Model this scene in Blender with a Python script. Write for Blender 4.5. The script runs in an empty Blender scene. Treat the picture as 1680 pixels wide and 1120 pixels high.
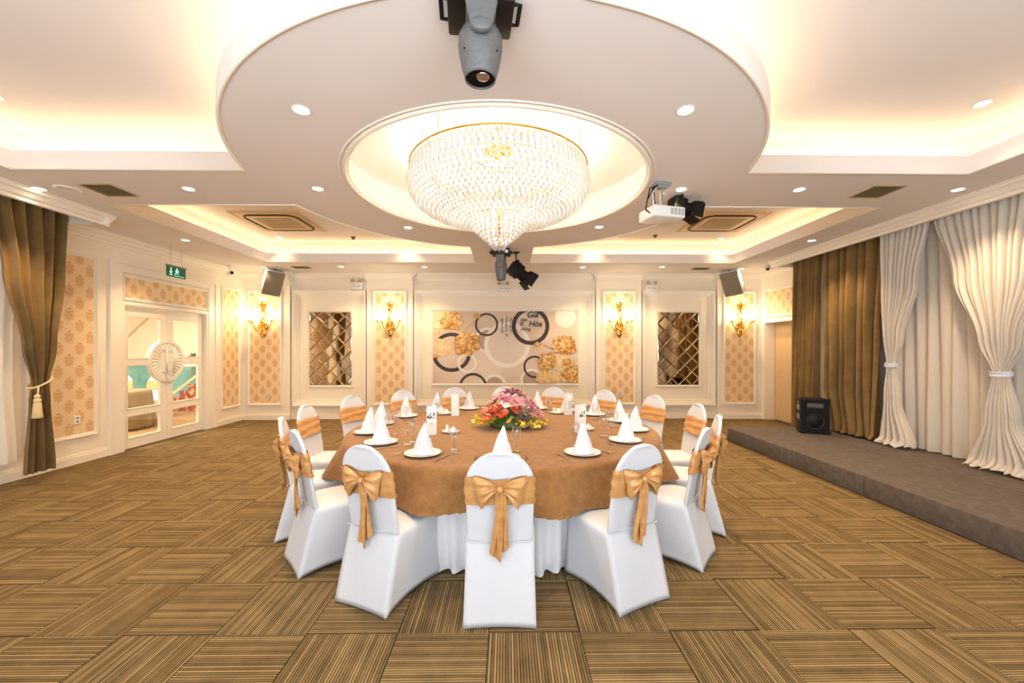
import bpy, bmesh, math, random
from mathutils import Vector, Matrix
random.seed(7)
PI = math.pi
scene = bpy.context.scene
COL = scene.collection

# ------------------------------------------------------------------ camera
cam_data = bpy.data.cameras.new('camera')
cam_data.sensor_width = 36.0
cam_data.lens = 666.0 / 1680.0 * 36.0
cam_data.shift_y = 13.0 / 1680.0
cam_data.clip_start = 0.05
camera = bpy.data.objects.new('camera', cam_data)
camera.location = (0, 0, 1.56)
camera.rotation_euler = (PI / 2, 0, -0.0125)
COL.objects.link(camera)
scene.camera = camera

# ------------------------------------------------------------------ world, fill lights, exposure
world = bpy.data.worlds.new('world')
scene.world = world
world.use_nodes = True
wb = world.node_tree.nodes['Background']
wb.inputs[0].default_value = (0.75, 0.85, 1.0, 1)
wb.inputs[1].default_value = 0.6
vs = scene.view_settings
vs.view_transform = 'Standard'
vs.look = 'None'
vs.gamma = 1.0
vs.use_curve_mapping = False
vs.exposure = 0.8
cy = scene.cycles
cy.max_bounces = 5; cy.diffuse_bounces = 3; cy.glossy_bounces = 3; cy.transmission_bounces = 3; cy.transparent_max_bounces = 10
cy.caustics_reflective = False; cy.caustics_refractive = False; cy.sample_clamp_indirect = 4.0; cy.adaptive_threshold = 0.05

def area_light(name, loc, rot, sx, sy, power, color):
    l = bpy.data.lights.new(name, 'AREA')
    l.shape = 'RECTANGLE'; l.size = sx; l.size_y = sy
    l.energy = power; l.color = color
    o = bpy.data.objects.new(name, l)
    o.location = loc; o.rotation_euler = rot
    COL.objects.link(o)
    return o
# added cool fill light behind the camera, tilted up towards the ceiling
area_light('front_fill', (-0.1, -1.72, 1.55), (PI / 2 + 0.9, 0, 0), 7.0, 2.0, 225.0, (0.86, 0.93, 1.0))
# added area light that brightens the room beyond the glazed double door
area_light('lobby_fill', (-8.2, 7.3, 3.15), (0, 0, 0), 2.2, 3.0, 250.0, (1.0, 0.90, 0.74))

# ------------------------------------------------------------------ geometry helpers
class MB:
    def __init__(s):
        s.v = []; s.f = []; s.m = []; s.uv = []
    def add(s, verts, faces, mi=0, uvs=None):
        o = len(s.v)
        s.v += [tuple(p) for p in verts]
        for k, f in enumerate(faces):
            s.f.append([i + o for i in f]); s.m.append(mi)
            s.uv.append(uvs[k] if uvs else None)
        return s
    def box(s, x0, x1, y0, y1, z0, z1, mi=0, rot=None, c=None):
        vs_ = [(x, y, z) for z in (z0, z1) for y in (y0, y1) for x in (x0, x1)]
        if rot is not None:
            c = Vector(c) if c is not None else Vector(((x0+x1)/2, (y0+y1)/2, (z0+z1)/2))
            vs_ = [tuple(rot @ (Vector(p) - c) + c) for p in vs_]
        fs = [(0,2,3,1),(4,5,7,6),(0,1,5,4),(2,6,7,3),(0,4,6,2),(1,3,7,5)]
        return s.add(vs_, fs, mi)
    def bbox(s, x0, x1, y0, y1, z0, z1, b=0.01, mi=0, seg=2):
        bm = bmesh.new()
        r = bmesh.ops.create_cube(bm, size=1)
        for v in bm.verts:
            v.co = Vector(((x0+x1)/2 + v.co.x*(x1-x0), (y0+y1)/2 + v.co.y*(y1-y0), (z0+z1)/2 + v.co.z*(z1-z0)))
        bmesh.ops.bevel(bm, geom=bm.edges[:], offset=b, segments=seg, profile=0.5, affect='EDGES')
        bm.verts.index_update()
        s.add([v.co[:] for v in bm.verts], [[v.index for v in f.verts] for f in bm.faces], mi)
        bm.free()
        return s
    def lathe(s, prof, seg=24, c=(0,0,0), mi=0, axis='z', a0=0, a1=2*PI, sy=1.0):
        full = abs(a1 - a0 - 2*PI) < 1e-6
        n = seg if full else seg + 1
        vs_, fs = [], []
        for (r, h) in prof:
            for i in range(n):
                a = a0 + (a1-a0)*i/seg
                x, y, z = r*math.cos(a), r*math.sin(a)*sy, h
                if axis == 'y': x, y, z = x, h, y
                if axis == 'x': x, y, z = h, x, y
                vs_.append((x+c[0], y+c[1], z+c[2]))
        for j in range(len(prof)-1):
            for i in range(seg):
                a, b = j*n+i, j*n+(i+1) % n
                fs.append((a, b, b+n, a+n))
        return s.add(vs_, fs, mi)
    def tube(s, pts, r, seg=8, mi=0, caps=True, closed=False):
        pts = [Vector(p) for p in pts]
        n = len(pts)
        rs = r if isinstance(r, (list, tuple)) else [r]*n
        vs_, fs = [], []
        prev = None
        for i, p in enumerate(pts):
            if closed:
                t = pts[(i+1) % n] - pts[i-1]
            else:
                t = pts[min(i+1, n-1)] - pts[max(i-1, 0)]
            t.normalize()
            up = Vector((0,0,1)) if abs(t.z) < 0.95 else Vector((1,0,0))
            if prev is not None:
                u = prev - t*prev.dot(t)
                if u.length < 1e-4: u = t.cross(up)
            else:
                u = t.cross(up)
            u.normalize(); w = t.cross(u); prev = u
            for k in range(seg):
                a = 2*PI*k/seg
                vs_.append(tuple(p + (u*math.cos(a) + w*math.sin(a))*rs[i]))
        rng = n if closed else n-1
        for i in range(rng):
            j = (i+1) % n
            for k in range(seg):
                k2 = (k+1) % seg
                fs.append((i*seg+k, i*seg+k2, j*seg+k2, j*seg+k))
        if caps and not closed:
            fs.append(tuple(range(seg))[::-1]); fs.append(tuple((n-1)*seg+k for k in range(seg)))
        return s.add(vs_, fs, mi)
    def prism(s, poly, z0, z1, mi=0):
        n = len(poly)
        vs_ = [(x, y, z0) for x, y in poly] + [(x, y, z1) for x, y in poly]
        fs = [tuple(range(n))[::-1], tuple(range(n, 2*n))]
        fs += [(i, (i+1) % n, n+(i+1) % n, n+i) for i in range(n)]
        return s.add(vs_, fs, mi)
    def grid(s, fn, nu, nv, mi=0, wrap=False, uvscale=None):
        n = nu if wrap else nu+1
        vs_ = [tuple(fn(i/nu, j/nv)) for j in range(nv+1) for i in range(n)]
        fs, uvs = [], []
        for j in range(nv):
            for i in range(nu):
                i2 = (i+1) % n
                fs.append((j*n+i, j*n+i2, (j+1)*n+i2, (j+1)*n+i))
                if uvscale:
                    a, b = uvscale
                    uvs.append([(i/nu*a, j/nv*b), ((i+1)/nu*a, j/nv*b), ((i+1)/nu*a, (j+1)/nv*b), (i/nu*a, (j+1)/nv*b)])
        return s.add(vs_, fs, mi, uvs if uvscale else None)
    def sphere(s, c, rx, ry=None, rz=None, nu=12, nv=8, mi=0):
        ry = rx if ry is None else ry; rz = rx if rz is None else rz
        def fn(u, v):
            a = 2*PI*u; b = PI*(v-0.5)
            return (c[0]+rx*math.cos(a)*math.cos(b), c[1]+ry*math.sin(a)*math.cos(b), c[2]+rz*math.sin(b))
        return s.grid(fn, nu, nv, mi, wrap=True)
    def xf(s, mat):
        s.v = [tuple(mat @ Vector(p)) for p in s.v]
        return s
    def mesh(s, name, mats, smooth=False):
        me = bpy.data.meshes.new(name)
        me.from_pydata(s.v, [], s.f)
        if not isinstance(mats, (list, tuple)): mats = [mats]
        for m in mats: me.materials.append(m)
        me.polygons.foreach_set('material_index', s.m)
        if any(u is not None for u in s.uv):
            lay = me.uv_layers.new(name='UVMap')
            for p, u in zip(me.polygons, s.uv):
                if u:
                    for li, c in zip(p.loop_indices, u): lay.data[li].uv = c
        if smooth:
            me.polygons.foreach_set('use_smooth', [True]*len(me.polygons))
        me.update()
        return me
    def build(s, name, mats, parent=None, smooth=False, angle=None, loc=None, rot=None):
        o = bpy.data.objects.new(name, s.mesh(name, mats, smooth or angle is not None))
        COL.objects.link(o)
        if angle is not None:
            me = o.data
            bm = bmesh.new(); bm.from_mesh(me)
            lim = math.radians(angle)
            for e in bm.edges:
                if len(e.link_faces) == 2 and e.calc_face_angle(0) > lim: e.smooth = False
            bm.to_mesh(me); bm.free()
        if parent: o.parent = parent
        if loc: o.location = loc
        if rot: o.rotation_euler = rot
        return o

def tag(o, label=None, cat=None, group=None, kind=None):
    if label: o['label'] = label
    if cat: o['category'] = cat
    if group: o['group'] = group
    if kind: o['kind'] = kind
    return o
def empty(name, loc=(0,0,0), rz=0.0, label=None, cat=None, group=None, rot=None):
    o = bpy.data.objects.new(name, None)
    o.empty_display_size = 0.1
    o.location = loc
    o.rotation_euler = rot if rot else (0, 0, rz)
    COL.objects.link(o)
    return tag(o, label, cat, group)
def inst(name, me, parent=None, loc=(0,0,0), rot=(0,0,0), scale=(1,1,1)):
    o = bpy.data.objects.new(name, me)
    o.location = loc; o.rotation_euler = rot; o.scale = scale
    if parent: o.parent = parent
    COL.objects.link(o)
    return o
def copy_tree(o, parent=None):
    c = o.copy(); COL.objects.link(c)
    if parent: c.parent = parent
    for ch in list(o.children): copy_tree(ch, c)
    return c
def struct(mb, name, mat, parent=None, **k):
    o = mb.build(name, mat, parent, **k)
    if not parent: o['kind'] = 'structure'
    return o
def lerp(a, b, t): return a + (b-a)*t
def ss(t):
    t = max(0.0, min(1.0, t)); return t*t*(3-2*t)
def interp(tab, x):
    if x <= tab[0][0]: return tab[0][1]
    for (x0, y0), (x1, y1) in zip(tab, tab[1:]):
        if x <= x1: return lerp(y0, y1, ss((x-x0)/(x1-x0)))
    return tab[-1][1]

# ------------------------------------------------------------------ materials
MAT = {}
def srgb(r, g, b):
    def c(u):
        u /= 255.0
        return u/12.92 if u <= 0.04045 else ((u+0.055)/1.055)**2.4
    return (c(r), c(g), c(b), 1.0)
def pm(name, col, rough=0.6, metal=0.0, spec=0.5, emit=None, es=0.0, sheen=0.0, coat=0.0, trans=0.0):
    m = bpy.data.materials.new(name); m.use_nodes = True
    b = m.node_tree.nodes['Principled BSDF']
    b.inputs['Base Color'].default_value = col
    b.inputs['Roughness'].default_value = rough
    b.inputs['Metallic'].default_value = metal
    b.inputs['Specular IOR Level'].default_value = spec
    if sheen: b.inputs['Sheen Weight'].default_value = sheen
    if coat: b.inputs['Coat Weight'].default_value = coat
    if emit:
        b.inputs['Emission Color'].default_value = emit
        b.inputs['Emission Strength'].default_value = es
    MAT[name] = m
    return m
class NT:
    def __init__(s, m):
        s.t = m.node_tree; s.n = s.t.nodes; s.l = s.t.links
        s.b = s.n.get('Principled BSDF')
    def new(s, typ, **k):
        nd = s.n.new(typ)
        for a, v in k.items(): setattr(nd, a, v)
        return nd
    def set(s, sock, v):
        if hasattr(v, 'links'): s.l.new(v, sock)
        else: sock.default_value = v
    def math(s, op, a, b=0.0, c=0.0):
        nd = s.new('ShaderNodeMath', operation=op)
        s.set(nd.inputs[0], a); s.set(nd.inputs[1], b)
        if len(nd.inputs) > 2: s.set(nd.inputs[2], c)
        return nd.outputs[0]
    def noise(s, scale, detail=3.0, rough=0.5, vec=None, dim='3D', w=None):
        nd = s.new('ShaderNodeTexNoise', noise_dimensions=dim)
        nd.inputs['Scale'].default_value = scale
        nd.inputs['Detail'].default_value = detail
        nd.inputs['Roughness'].default_value = rough
        if vec is not None: s.l.new(vec, nd.inputs['Vector'])
        if w is not None: s.l.new(w, nd.inputs['W'])
        return nd.outputs['Fac']
    def ramp(s, fac, stops, mode='LINEAR'):
        nd = s.new('ShaderNodeValToRGB')
        cr = nd.color_ramp; cr.interpolation = mode
        while len(cr.elements) < len(stops): cr.elements.new(0.5)
        for e, (p, c) in zip(cr.elements, stops):
            e.position = p; e.color = c
        s.l.new(fac, nd.inputs[0])
        return nd.outputs[0]
    def mix(s, fac, a, b, blend='MIX'):
        nd = s.new('ShaderNodeMix', data_type='RGBA', blend_type=blend)
        s.set(nd.inputs[0], fac); s.set(nd.inputs[6], a); s.set(nd.inputs[7], b)
        return nd.outputs[2]
    def coord(s, which='Object'):
        return s.new('ShaderNodeTexCoord').outputs[which]
    def sep(s, v):
        nd = s.new('ShaderNodeSeparateXYZ'); s.l.new(v, nd.inputs[0]); return nd.outputs
    def mapping(s, v, scale=(1,1,1), rot=(0,0,0)):
        nd = s.new('ShaderNodeMapping'); s.l.new(v, nd.inputs[0])
        nd.inputs['Scale'].default_value = scale; nd.inputs['Rotation'].default_value = rot
        return nd.outputs[0]
    def bump(s, h, strength=0.2, dist=0.01):
        nd = s.new('ShaderNodeBump'); nd.inputs['Strength'].default_value = strength
        nd.inputs['Distance'].default_value = dist
        s.l.new(h, nd.inputs['Height']); s.l.new(nd.outputs[0], s.b.inputs['Normal'])
    def base(s, c): s.l.new(c, s.b.inputs['Base Color'])

def mottled(name, c1, c2, scale, rough=0.7, bump=0.0, bscale=None, **k):
    m = pm(name, c1, rough, **k); t = NT(m)
    v = t.coord('Object')
    f = t.noise(scale, 4, 0.6, v)
    t.base(t.ramp(f, [(0.3, c1), (0.7, c2)]))
    if bump: t.bump(t.noise(bscale or scale*6, 3, 0.5, v), bump, 0.003)
    return m

WHITE_WALL = mottled('painted_white', srgb(250,237,216), srgb(252,241,222), 1.5, 0.55, 0.03, 60)
CEIL = mottled('ceiling_paint', srgb(238,230,224), srgb(241,234,228), 1.2, 0.8, 0.02, 50)
TRIM = pm('trim_paint', srgb(251,241,224), 0.4)
GOLDTRIM = pm('pale_gold_trim', srgb(226,196,150), 0.35, 0.2)
BLACK = pm('black_plastic', srgb(12,11,11), 0.55, 0.0, 0.25)
BLACKM = pm('black_metal', srgb(26,23,21), 0.45, 0.2, 0.3)
DARKGREY = mottled('dark_grey_plastic', srgb(96,97,98), srgb(108,109,110), 30, 0.45)
GREY = pm('grey_plastic', srgb(150,150,150), 0.5)
WPLASTIC = pm('white_plastic', srgb(238,236,230), 0.35)
SATIN = None
CHROME = pm('chrome', srgb(215,215,215), 0.12, 1.0)
STEEL = pm('steel_cutlery', srgb(200,190,175), 0.2, 1.0)
GOLD = pm('polished_gold', srgb(226,170,80), 0.22, 1.0)
PORC = pm('porcelain', srgb(246,243,238), 0.12, 0.0, 0.6, coat=0.4)
BULB = pm('lit_bulb', (1,1,1,1), 0.4, emit=(1.0,0.86,0.62,1), es=25.0)
DOWN = pm('lit_downlight_lens', (1,1,1,1), 0.4, emit=(1.0,0.86,0.66,1), es=12.0)
LEDM = pm('lit_cove_strip', (1,1,1,1), 0.4, emit=(1.0,0.68,0.36,1), es=7.8)
LEDR = pm('lit_dome_strip', (1,1,1,1), 0.4, emit=(1.0,0.74,0.44,1), es=2.2)

def fabric(name, c1, c2, rough=0.85, weave=500, wav=0.15, sheen=0.2, big=3.0):
    m = pm(name, c1, rough, sheen=sheen, spec=0.2); t = NT(m)
    v = t.coord('Object')
    f = t.noise(big, 5, 0.65, v)
    f2 = t.noise(weave, 2, 0.5, v)
    f3 = t.math('ADD', t.math('MULTIPLY', f, 0.65), t.math('MULTIPLY', f2, 0.35))
    t.base(t.ramp(f3, [(0.35, c1), (0.65, c2)]))
    t.bump(f2, wav, 0.002)
    return m
BROWN_DRAPE = fabric('brown_drape', srgb(112,88,48), srgb(142,112,64), 0.8, 260, 0.1, 0.3)
BROWN_CLOTH = fabric('brown_linen', srgb(128,91,52), srgb(158,116,70), 0.85, 300, 0.4, 0.15, 14.0)
SPANDEX = fabric('white_spandex', srgb(216,218,223), srgb(222,223,228), 0.75, 700, 0.04, 0.1)
NAPKIN = fabric('white_napkin', srgb(222,226,236), srgb(232,234,242), 0.8, 500, 0.1, 0.1)
SKIRT = fabric('white_skirting', srgb(236,236,240), srgb(246,246,248), 0.8, 500, 0.08, 0.1)
def satin():
    m = pm('gold_satin', srgb(222,160,86), 0.34, 0.1, 0.6); t = NT(m)
    v = t.coord('Object')
    f = t.noise(7, 2, 0.5, t.mapping(v, (1, 1, 4)))
    t.base(t.ramp(f, [(0.3, srgb(202,146,86)), (0.7, srgb(222,170,110))]))
    t.bump(f, 0.25, 0.008)
    return m
SATIN = satin()
def sheer(name, col, transl=0.45, transp=0.08):
    m = bpy.data.materials.new(name); m.use_nodes = True
    nt = m.node_tree; nt.nodes.clear()
    o = nt.nodes.new('ShaderNodeOutputMaterial')
    d = nt.nodes.new('ShaderNodeBsdfDiffuse'); d.inputs[0].default_value = col
    tr = nt.nodes.new('ShaderNodeBsdfTranslucent'); tr.inputs[0].default_value = col
    tp = nt.nodes.new('ShaderNodeBsdfTransparent')
    m1 = nt.nodes.new('ShaderNodeMixShader'); m1.inputs[0].default_value = transl
    m2 = nt.nodes.new('ShaderNodeMixShader'); m2.inputs[0].default_value = transp
    nt.links.new(d.outputs[0], m1.inputs[1]); nt.links.new(tr.outputs[0], m1.inputs[2])
    nt.links.new(m1.outputs[0], m2.inputs[1]); nt.links.new(tp.outputs[0], m2.inputs[2])
    nt.links.new(m2.outputs[0], o.inputs[0])
    return m
SHEER = sheer('white_sheer', srgb(248,241,230), 0.35, 0.06)
SHEER_L = sheer('white_window_sheer', srgb(250,246,240), 0.4, 0.1)
def glass_thin(name, tint=(1,1,1,1), gl=1.0, rough=0.02, edge=0.9, pw=1.8):
    m = bpy.data.materials.new(name); m.use_nodes = True
    nt = m.node_tree; nt.nodes.clear()
    o = nt.nodes.new('ShaderNodeOutputMaterial')
    g = nt.nodes.new('ShaderNodeBsdfGlossy'); g.inputs['Roughness'].default_value = rough
    g.inputs['Color'].default_value = (gl, gl, gl, 1)
    tp = nt.nodes.new('ShaderNodeBsdfTransparent'); tp.inputs[0].default_value = tint
    lw = nt.nodes.new('ShaderNodeLayerWeight'); lw.inputs[0].default_value = 0.5
    p = nt.nodes.new('ShaderNodeMath'); p.operation = 'POWER'; p.inputs[1].default_value = pw
    q = nt.nodes.new('ShaderNodeMath'); q.operation = 'MULTIPLY_ADD'; q.inputs[1].default_value = edge; q.inputs[2].default_value = 0.07
    nt.links.new(lw.outputs['Facing'], p.inputs[0]); nt.links.new(p.outputs[0], q.inputs[0])
    mx = nt.nodes.new('ShaderNodeMixShader')
    nt.links.new(q.outputs[0], mx.inputs[0]); nt.links.new(tp.outputs[0], mx.inputs[1]); nt.links.new(g.outputs[0], mx.inputs[2])
    nt.links.new(mx.outputs[0], o.inputs[0])
    return m
GLASS = glass_thin('clear_glass', (0.92, 0.92, 0.92, 1))
PANE = glass_thin('door_glass', (0.96, 0.97, 0.96, 1), edge=0.35, pw=3.0)
def crystal_mat():
    m = bpy.data.materials.new('crystal'); m.use_nodes = True
    nt = m.node_tree; nt.nodes.clear()
    o = nt.nodes.new('ShaderNodeOutputMaterial')
    tr = nt.nodes.new('ShaderNodeBsdfTranslucent'); tr.inputs[0].default_value = (1.0, 0.98, 0.95, 1)
    df = nt.nodes.new('ShaderNodeBsdfDiffuse'); df.inputs[0].default_value = (1.0, 0.98, 0.95, 1)
    g = nt.nodes.new('ShaderNodeBsdfGlossy'); g.inputs['Roughness'].default_value = 0.1
    m1 = nt.nodes.new('ShaderNodeMixShader'); m1.inputs[0].default_value = 0.35
    m2 = nt.nodes.new('ShaderNodeMixShader'); m2.inputs[0].default_value = 0.25
    nt.links.new(tr.outputs[0], m1.inputs[1]); nt.links.new(df.outputs[0], m1.inputs[2])
    nt.links.new(m1.outputs[0], m2.inputs[1]); nt.links.new(g.outputs[0], m2.inputs[2])
    nt.links.new(m2.outputs[0], o.inputs[0])
    return m
CRYSTAL = crystal_mat()

def wallpaper():
    m = pm('damask_wallpaper', srgb(228,188,130), 0.6); t = NT(m)
    uv = t.sep(t.coord('UV'))
    def motif(off):
        a = t.math('MULTIPLY', t.math('SUBTRACT', t.math('FRACT', t.math('ADD', t.math('DIVIDE', uv[0], 0.27), off)), 0.5), 0.27)
        b = t.math('MULTIPLY', t.math('SUBTRACT', t.math('FRACT', t.math('ADD', t.math('DIVIDE', uv[1], 0.31), off)), 0.5), 0.31)
        r = t.math('SQRT', t.math('ADD', t.math('MULTIPLY', a, a), t.math('MULTIPLY', t.math('MULTIPLY', b, b), 0.72)))
        ang = t.math('ARCTAN2', a, b)
        lob = t.math('ABSOLUTE', t.math('COSINE', t.math('MULTIPLY', ang, 4.0)))
        tip = t.math('POWER', t.math('ABSOLUTE', t.math('COSINE', t.math('MULTIPLY', ang, 0.5))), 10.0)
        R = t.math('ADD', t.math('ADD', 0.044, t.math('MULTIPLY', lob, 0.016)), t.math('MULTIPLY', tip, 0.030))
        q = t.math('DIVIDE', r, R)
        body = t.math('LESS_THAN', q, 1.0)
        veins = t.math('GREATER_THAN', t.math('SINE', t.math('ADD', t.math('MULTIPLY', q, 13.0), t.math('MULTIPLY', lob, 2.0))), -0.55)
        return t.math('MULTIPLY', body, t.math('ADD', 0.35, t.math('MULTIPLY', veins, 0.65)))
    f = t.math('MAXIMUM', motif(0.0), motif(0.5))
    n = t.noise(90, 2, 0.5, t.coord('UV'))
    f2 = t.math('MULTIPLY', f, t.math('ADD', 0.65, t.math('MULTIPLY', n, 0.6)))
    t.base(t.mix(f2, srgb(246,216,172), srgb(222,174,112)))
    return m
WALLPAPER = wallpaper()

def carpet_mat():
    m = pm('striped_carpet', srgb(140,100,55), 0.95, spec=0.1); t = NT(m)
    uv = t.sep(t.coord('UV'))
    rnd = t.new('ShaderNodeObjectInfo').outputs['Random']
    w = t.math('ADD', t.math('MULTIPLY', uv[0], 1.0), t.math('MULTIPLY', rnd, 37.0))
    n1 = t.noise(24.0, 2, 0.75, dim='1D', w=w)
    # thin dark and light yarn lines along one direction of the tile
    saw = t.math('FRACT', t.math('MULTIPLY', uv[0], 34.0))
    line = t.math('LESS_THAN', saw, 0.42)
    cell = t.math('FLOOR', t.math('MULTIPLY', uv[0], 34.0))
    wn = t.new('ShaderNodeTexWhiteNoise', noise_dimensions='1D')
    t.l.new(t.math('ADD', cell, t.math('MULTIPLY', rnd, 91.0)), wn.inputs['W'])
    shade = t.math('ADD', t.math('MULTIPLY', n1, 0.55), t.math('MULTIPLY', wn.outputs['Value'], 0.45))
    light = t.ramp(shade, [(0.2, srgb(106,87,57)), (0.5, srgb(141,118,80)), (0.8, srgb(184,160,117))])
    dark = t.ramp(shade, [(0.2, srgb(40,31,19)), (0.8, srgb(90,71,44))])
    c = t.mix(line, light, dark)
    ob = t.coord('UV')
    blot = t.noise(3.0, 4, 0.6, ob)
    t.base(t.mix(0.25, c, t.ramp(blot, [(0.3, srgb(74,58,36)), (0.7, srgb(152,126,86))])))
    t.bump(t.noise(120, 2, 0.5, ob), 0.4, 0.003)
    return m
CARPET = carpet_mat()
STAGE = mottled('stage_grey_carpet', srgb(84,76,70), srgb(104,95,88), 14, 0.95, 0.4, 160)
WOOD = pm('pale_wood_door', srgb(226,196,152), 0.5)
_t = NT(WOOD); _f = _t.noise(6, 4, 0.6, _t.mapping(_t.coord('Object'), (8, 8, 0.7)))
_t.base(_t.ramp(_f, [(0.3, srgb(214,180,132)), (0.7, srgb(234,206,164))]))
# ================================================================== THE ROOM
XL, XR, YB, YF = -5.87, 5.74, 9.16, -1.8
ZC, ZL, ZU = 3.26, 3.43, 3.68          # soffit, top of cove lip, upper tray ceiling
CX, CYC = -0.085, 4.345                # axis of the round ceiling, chandelier
TX, TY = -0.04, 4.20                   # table axis

# ---- floor: slab + carpet tiles
floor = struct(MB().box(-12.5, XR+0.6, YF-0.1, YB+0.3, -0.12, -0.008), 'floor', pm('floor_screed', srgb(90,70,48), 0.9))
TS = 0.5
def tile_mesh():
    b = 0.247
    mb = MB()
    top = [(-b,-b,0),(b,-b,0),(b,b,0),(-b,b,0)]
    c = 0.003
    bot = [(-b-c,-b-c,-0.008),(b+c,-b-c,-0.008),(b+c,b+c,-0.008),(-b-c,b+c,-0.008)]
    uvq = [(0,0),(1,0),(1,1),(0,1)]
    mb.add(top+bot, [(0,1,2,3),(4,5,1,0),(5,6,2,1),(6,7,3,2),(7,4,0,3)], 0, [uvq,[(0,0),(1,0),(1,0),(0,0)],[(1,0),(1,1),(1,1),(1,0)],[(1,1),(0,1),(0,1),(1,1)],[(0,1),(0,0),(0,0),(0,1)]])
    return mb
tm = tile_mesh().mesh('carpet_tile', CARPET)
cells = []
for i in range(-13, 13):
    for j in range(-4, 20):
        cxx = -0.10 + TS*(i+0.5); cyy = 2.24 + TS*(j+0.5)
        if cxx-0.25 > XR-0.02 or cxx+0.25 < XL+0.02 or cyy-0.25 > YB: continue
        vert = ((i+j) % 2 == 1)
        cells.append((cxx, cyy, vert))
def cell_rank(c):
    x, y, _ = c
    if y < 1.6 or abs(x) > 1.32*y + 0.3 or (x > 4.0 and y < 6.9): return 1e6 + abs(x) + abs(y)
    return math.hypot(x, y)
cells.sort(key=cell_rank)
rest = MB()
base_t = tile_mesh()
for k, (x, y, vert) in enumerate(cells):
    x0, x1 = max(x-0.25, XL+0.005), min(x+0.25, XR-0.005)
    if k < 300 and cell_rank((x, y, vert)) < 1e5 and x-0.25 >= XL and x+0.25 <= XR and y+0.25 <= 9.0:
        inst('carpet_tile', tm, floor, (x, y, 0), (0, 0, 0 if vert else PI/2))
    else:
        b = 0.247
        xa, xb = max(x-b, XL+0.01), min(x+b, XR-0.01)
        ya, yb = y-b, min(y+b, YB-0.02)
        if xb <= xa or yb <= ya: continue
        uvq = [(0,0),(1,0),(1,1),(0,1)] if vert else [(0,0),(0,1),(1,1),(1,0)]
        rest.add([(xa,ya,0),(xb,ya,0),(xb,yb,0),(xa,yb,0)], [(0,1,2,3)], 0, [uvq])
r_ = rest.build('carpet_tiles_far', CARPET, floor); r_['kind'] = 'stuff'

# ---- walls
def wall_with_holes(name, u0, u1, z0, z1, holes, plane, t, axis, mat, sgn):
    """wall in the u-z plane (u = x or y) with rectangular openings; thickness t away from the room."""
    us = sorted(set([u0, u1] + [h[0] for h in holes] + [h[1] for h in holes]))
    zs = sorted(set([z0, z1] + [h[2] for h in holes] + [h[3] for h in holes]))
    mb = MB()
    for a, b in zip(us, us[1:]):
        for c, d in zip(zs, zs[1:]):
            mu, mz = (a+b)/2, (c+d)/2
            if any(h[0] < mu < h[1] and h[2] < mz < h[3] for h in holes): continue
            p0, p1 = sorted((plane, plane + sgn*t))
            if axis == 'x': mb.box(p0, p1, a, b, c, d)
            else: mb.box(a, b, p0, p1, c, d)
    return struct(mb, name, mat)
DY0, DY1 = 6.28, 8.0
wall_left = wall_with_holes('wall_left', YF-0.15, YB+0.15, -0.008, 3.9, [(DY0, DY1, -0.01, 2.27), (1.2, 4.75, 0.25, 3.2)], XL, 0.15, 'x', WHITE_WALL, -1)
wall_right = wall_with_holes('wall_right', YF-0.15, YB+0.15, -0.008, 3.9, [(8.02, 8.98, -0.01, 2.17)], XR, 0.32, 'x', WHITE_WALL, 1)
wall_back = struct(MB().box(XL-0.15, XR+0.3, YB, YB+0.15, -0.008, 3.9), 'wall_back', WHITE_WALL)
wall_front = wall_with_holes('wall_front', XL-0.15, XR+0.3, -0.008, 3.9, [(-3.7, 3.5, 0.55, 2.7)], YF, 0.15, 'y', WHITE_WALL, -1)
wf = empty('added_window_1', (0,0,0)); wf['kind'] = 'structure'  # unseen window, added behind the camera to account for the fill light
for xx in (-3.7, -1.3, 1.1, 3.5): MB().box(xx-0.03, xx+0.03, YF-0.12, YF-0.02, 0.55, 2.7).build('mullion', TRIM, wf)
for zz in (0.56, 1.9, 2.69): MB().box(-3.7, 3.5, YF-0.11, YF-0.03, zz-0.03, zz+0.03).build('window_rail', TRIM, wf)
wl = empty('window_2', (0,0,0)); wl['kind'] = 'structure'
for yy in (1.2, 2.4, 3.6, 4.75): MB().box(XL-0.12, XL-0.03, yy-0.035, yy+0.035, 0.25, 3.2).build('mullion', TRIM, wl)
for zz in (0.27, 1.2, 3.18): MB().box(XL-0.115, XL-0.035, 1.2, 4.75, zz-0.03, zz+0.03).build('window_rail', TRIM, wl)
for ya, yb in ((1.235, 2.365), (2.435, 3.565), (3.635, 4.715)):
    MB().box(XL-0.08, XL-0.074, ya, yb, 0.3, 3.15).build('pane', PANE, wl)
MB().bbox(XL-0.05, XL+0.10, 0.9, 4.78, 0.20, 0.25, 0.008).build('window_sill', TRIM, wl)

# ---- back wall: four pilasters, wallpaper panels, moulded niches
def rect_frame(mb, a0, a1, z0, z1, w, d, put, steps=((0, 1.0), (0.35, 0.55), (0.7, 0.25))):
    """mitred picture-frame moulding; put(u, depth, z) -> xyz ; built as stepped rings"""
    for k, (off, dd) in enumerate(steps):
        o = off*w; e = w*(steps[k+1][0] if k+1 < len(steps) else 1.0)
        outer = [(a0+o, z0+o), (a1-o, z0+o), (a1-o, z1-o), (a0+o, z1-o)]
        inner = [(a0+e, z0+e), (a1-e, z0+e), (a1-e, z1-e), (a0+e, z1-e)]
        D = d*dd
        vs_ = [put(u, D, z) for u, z in outer] + [put(u, D*0.9, z) for u, z in inner] + [put(u, 0, z) for u, z in outer] + [put(u, 0, z) for u, z in inner]
        fs = []
        for i in range(4):
            j = (i+1) % 4
            fs += [(i, j, 4+j, 4+i), (8+i, i, j, 8+j)[::-1], (4+i, 4+j, 12+j, 12+i)]
        mb.add(vs_, fs)
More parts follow.
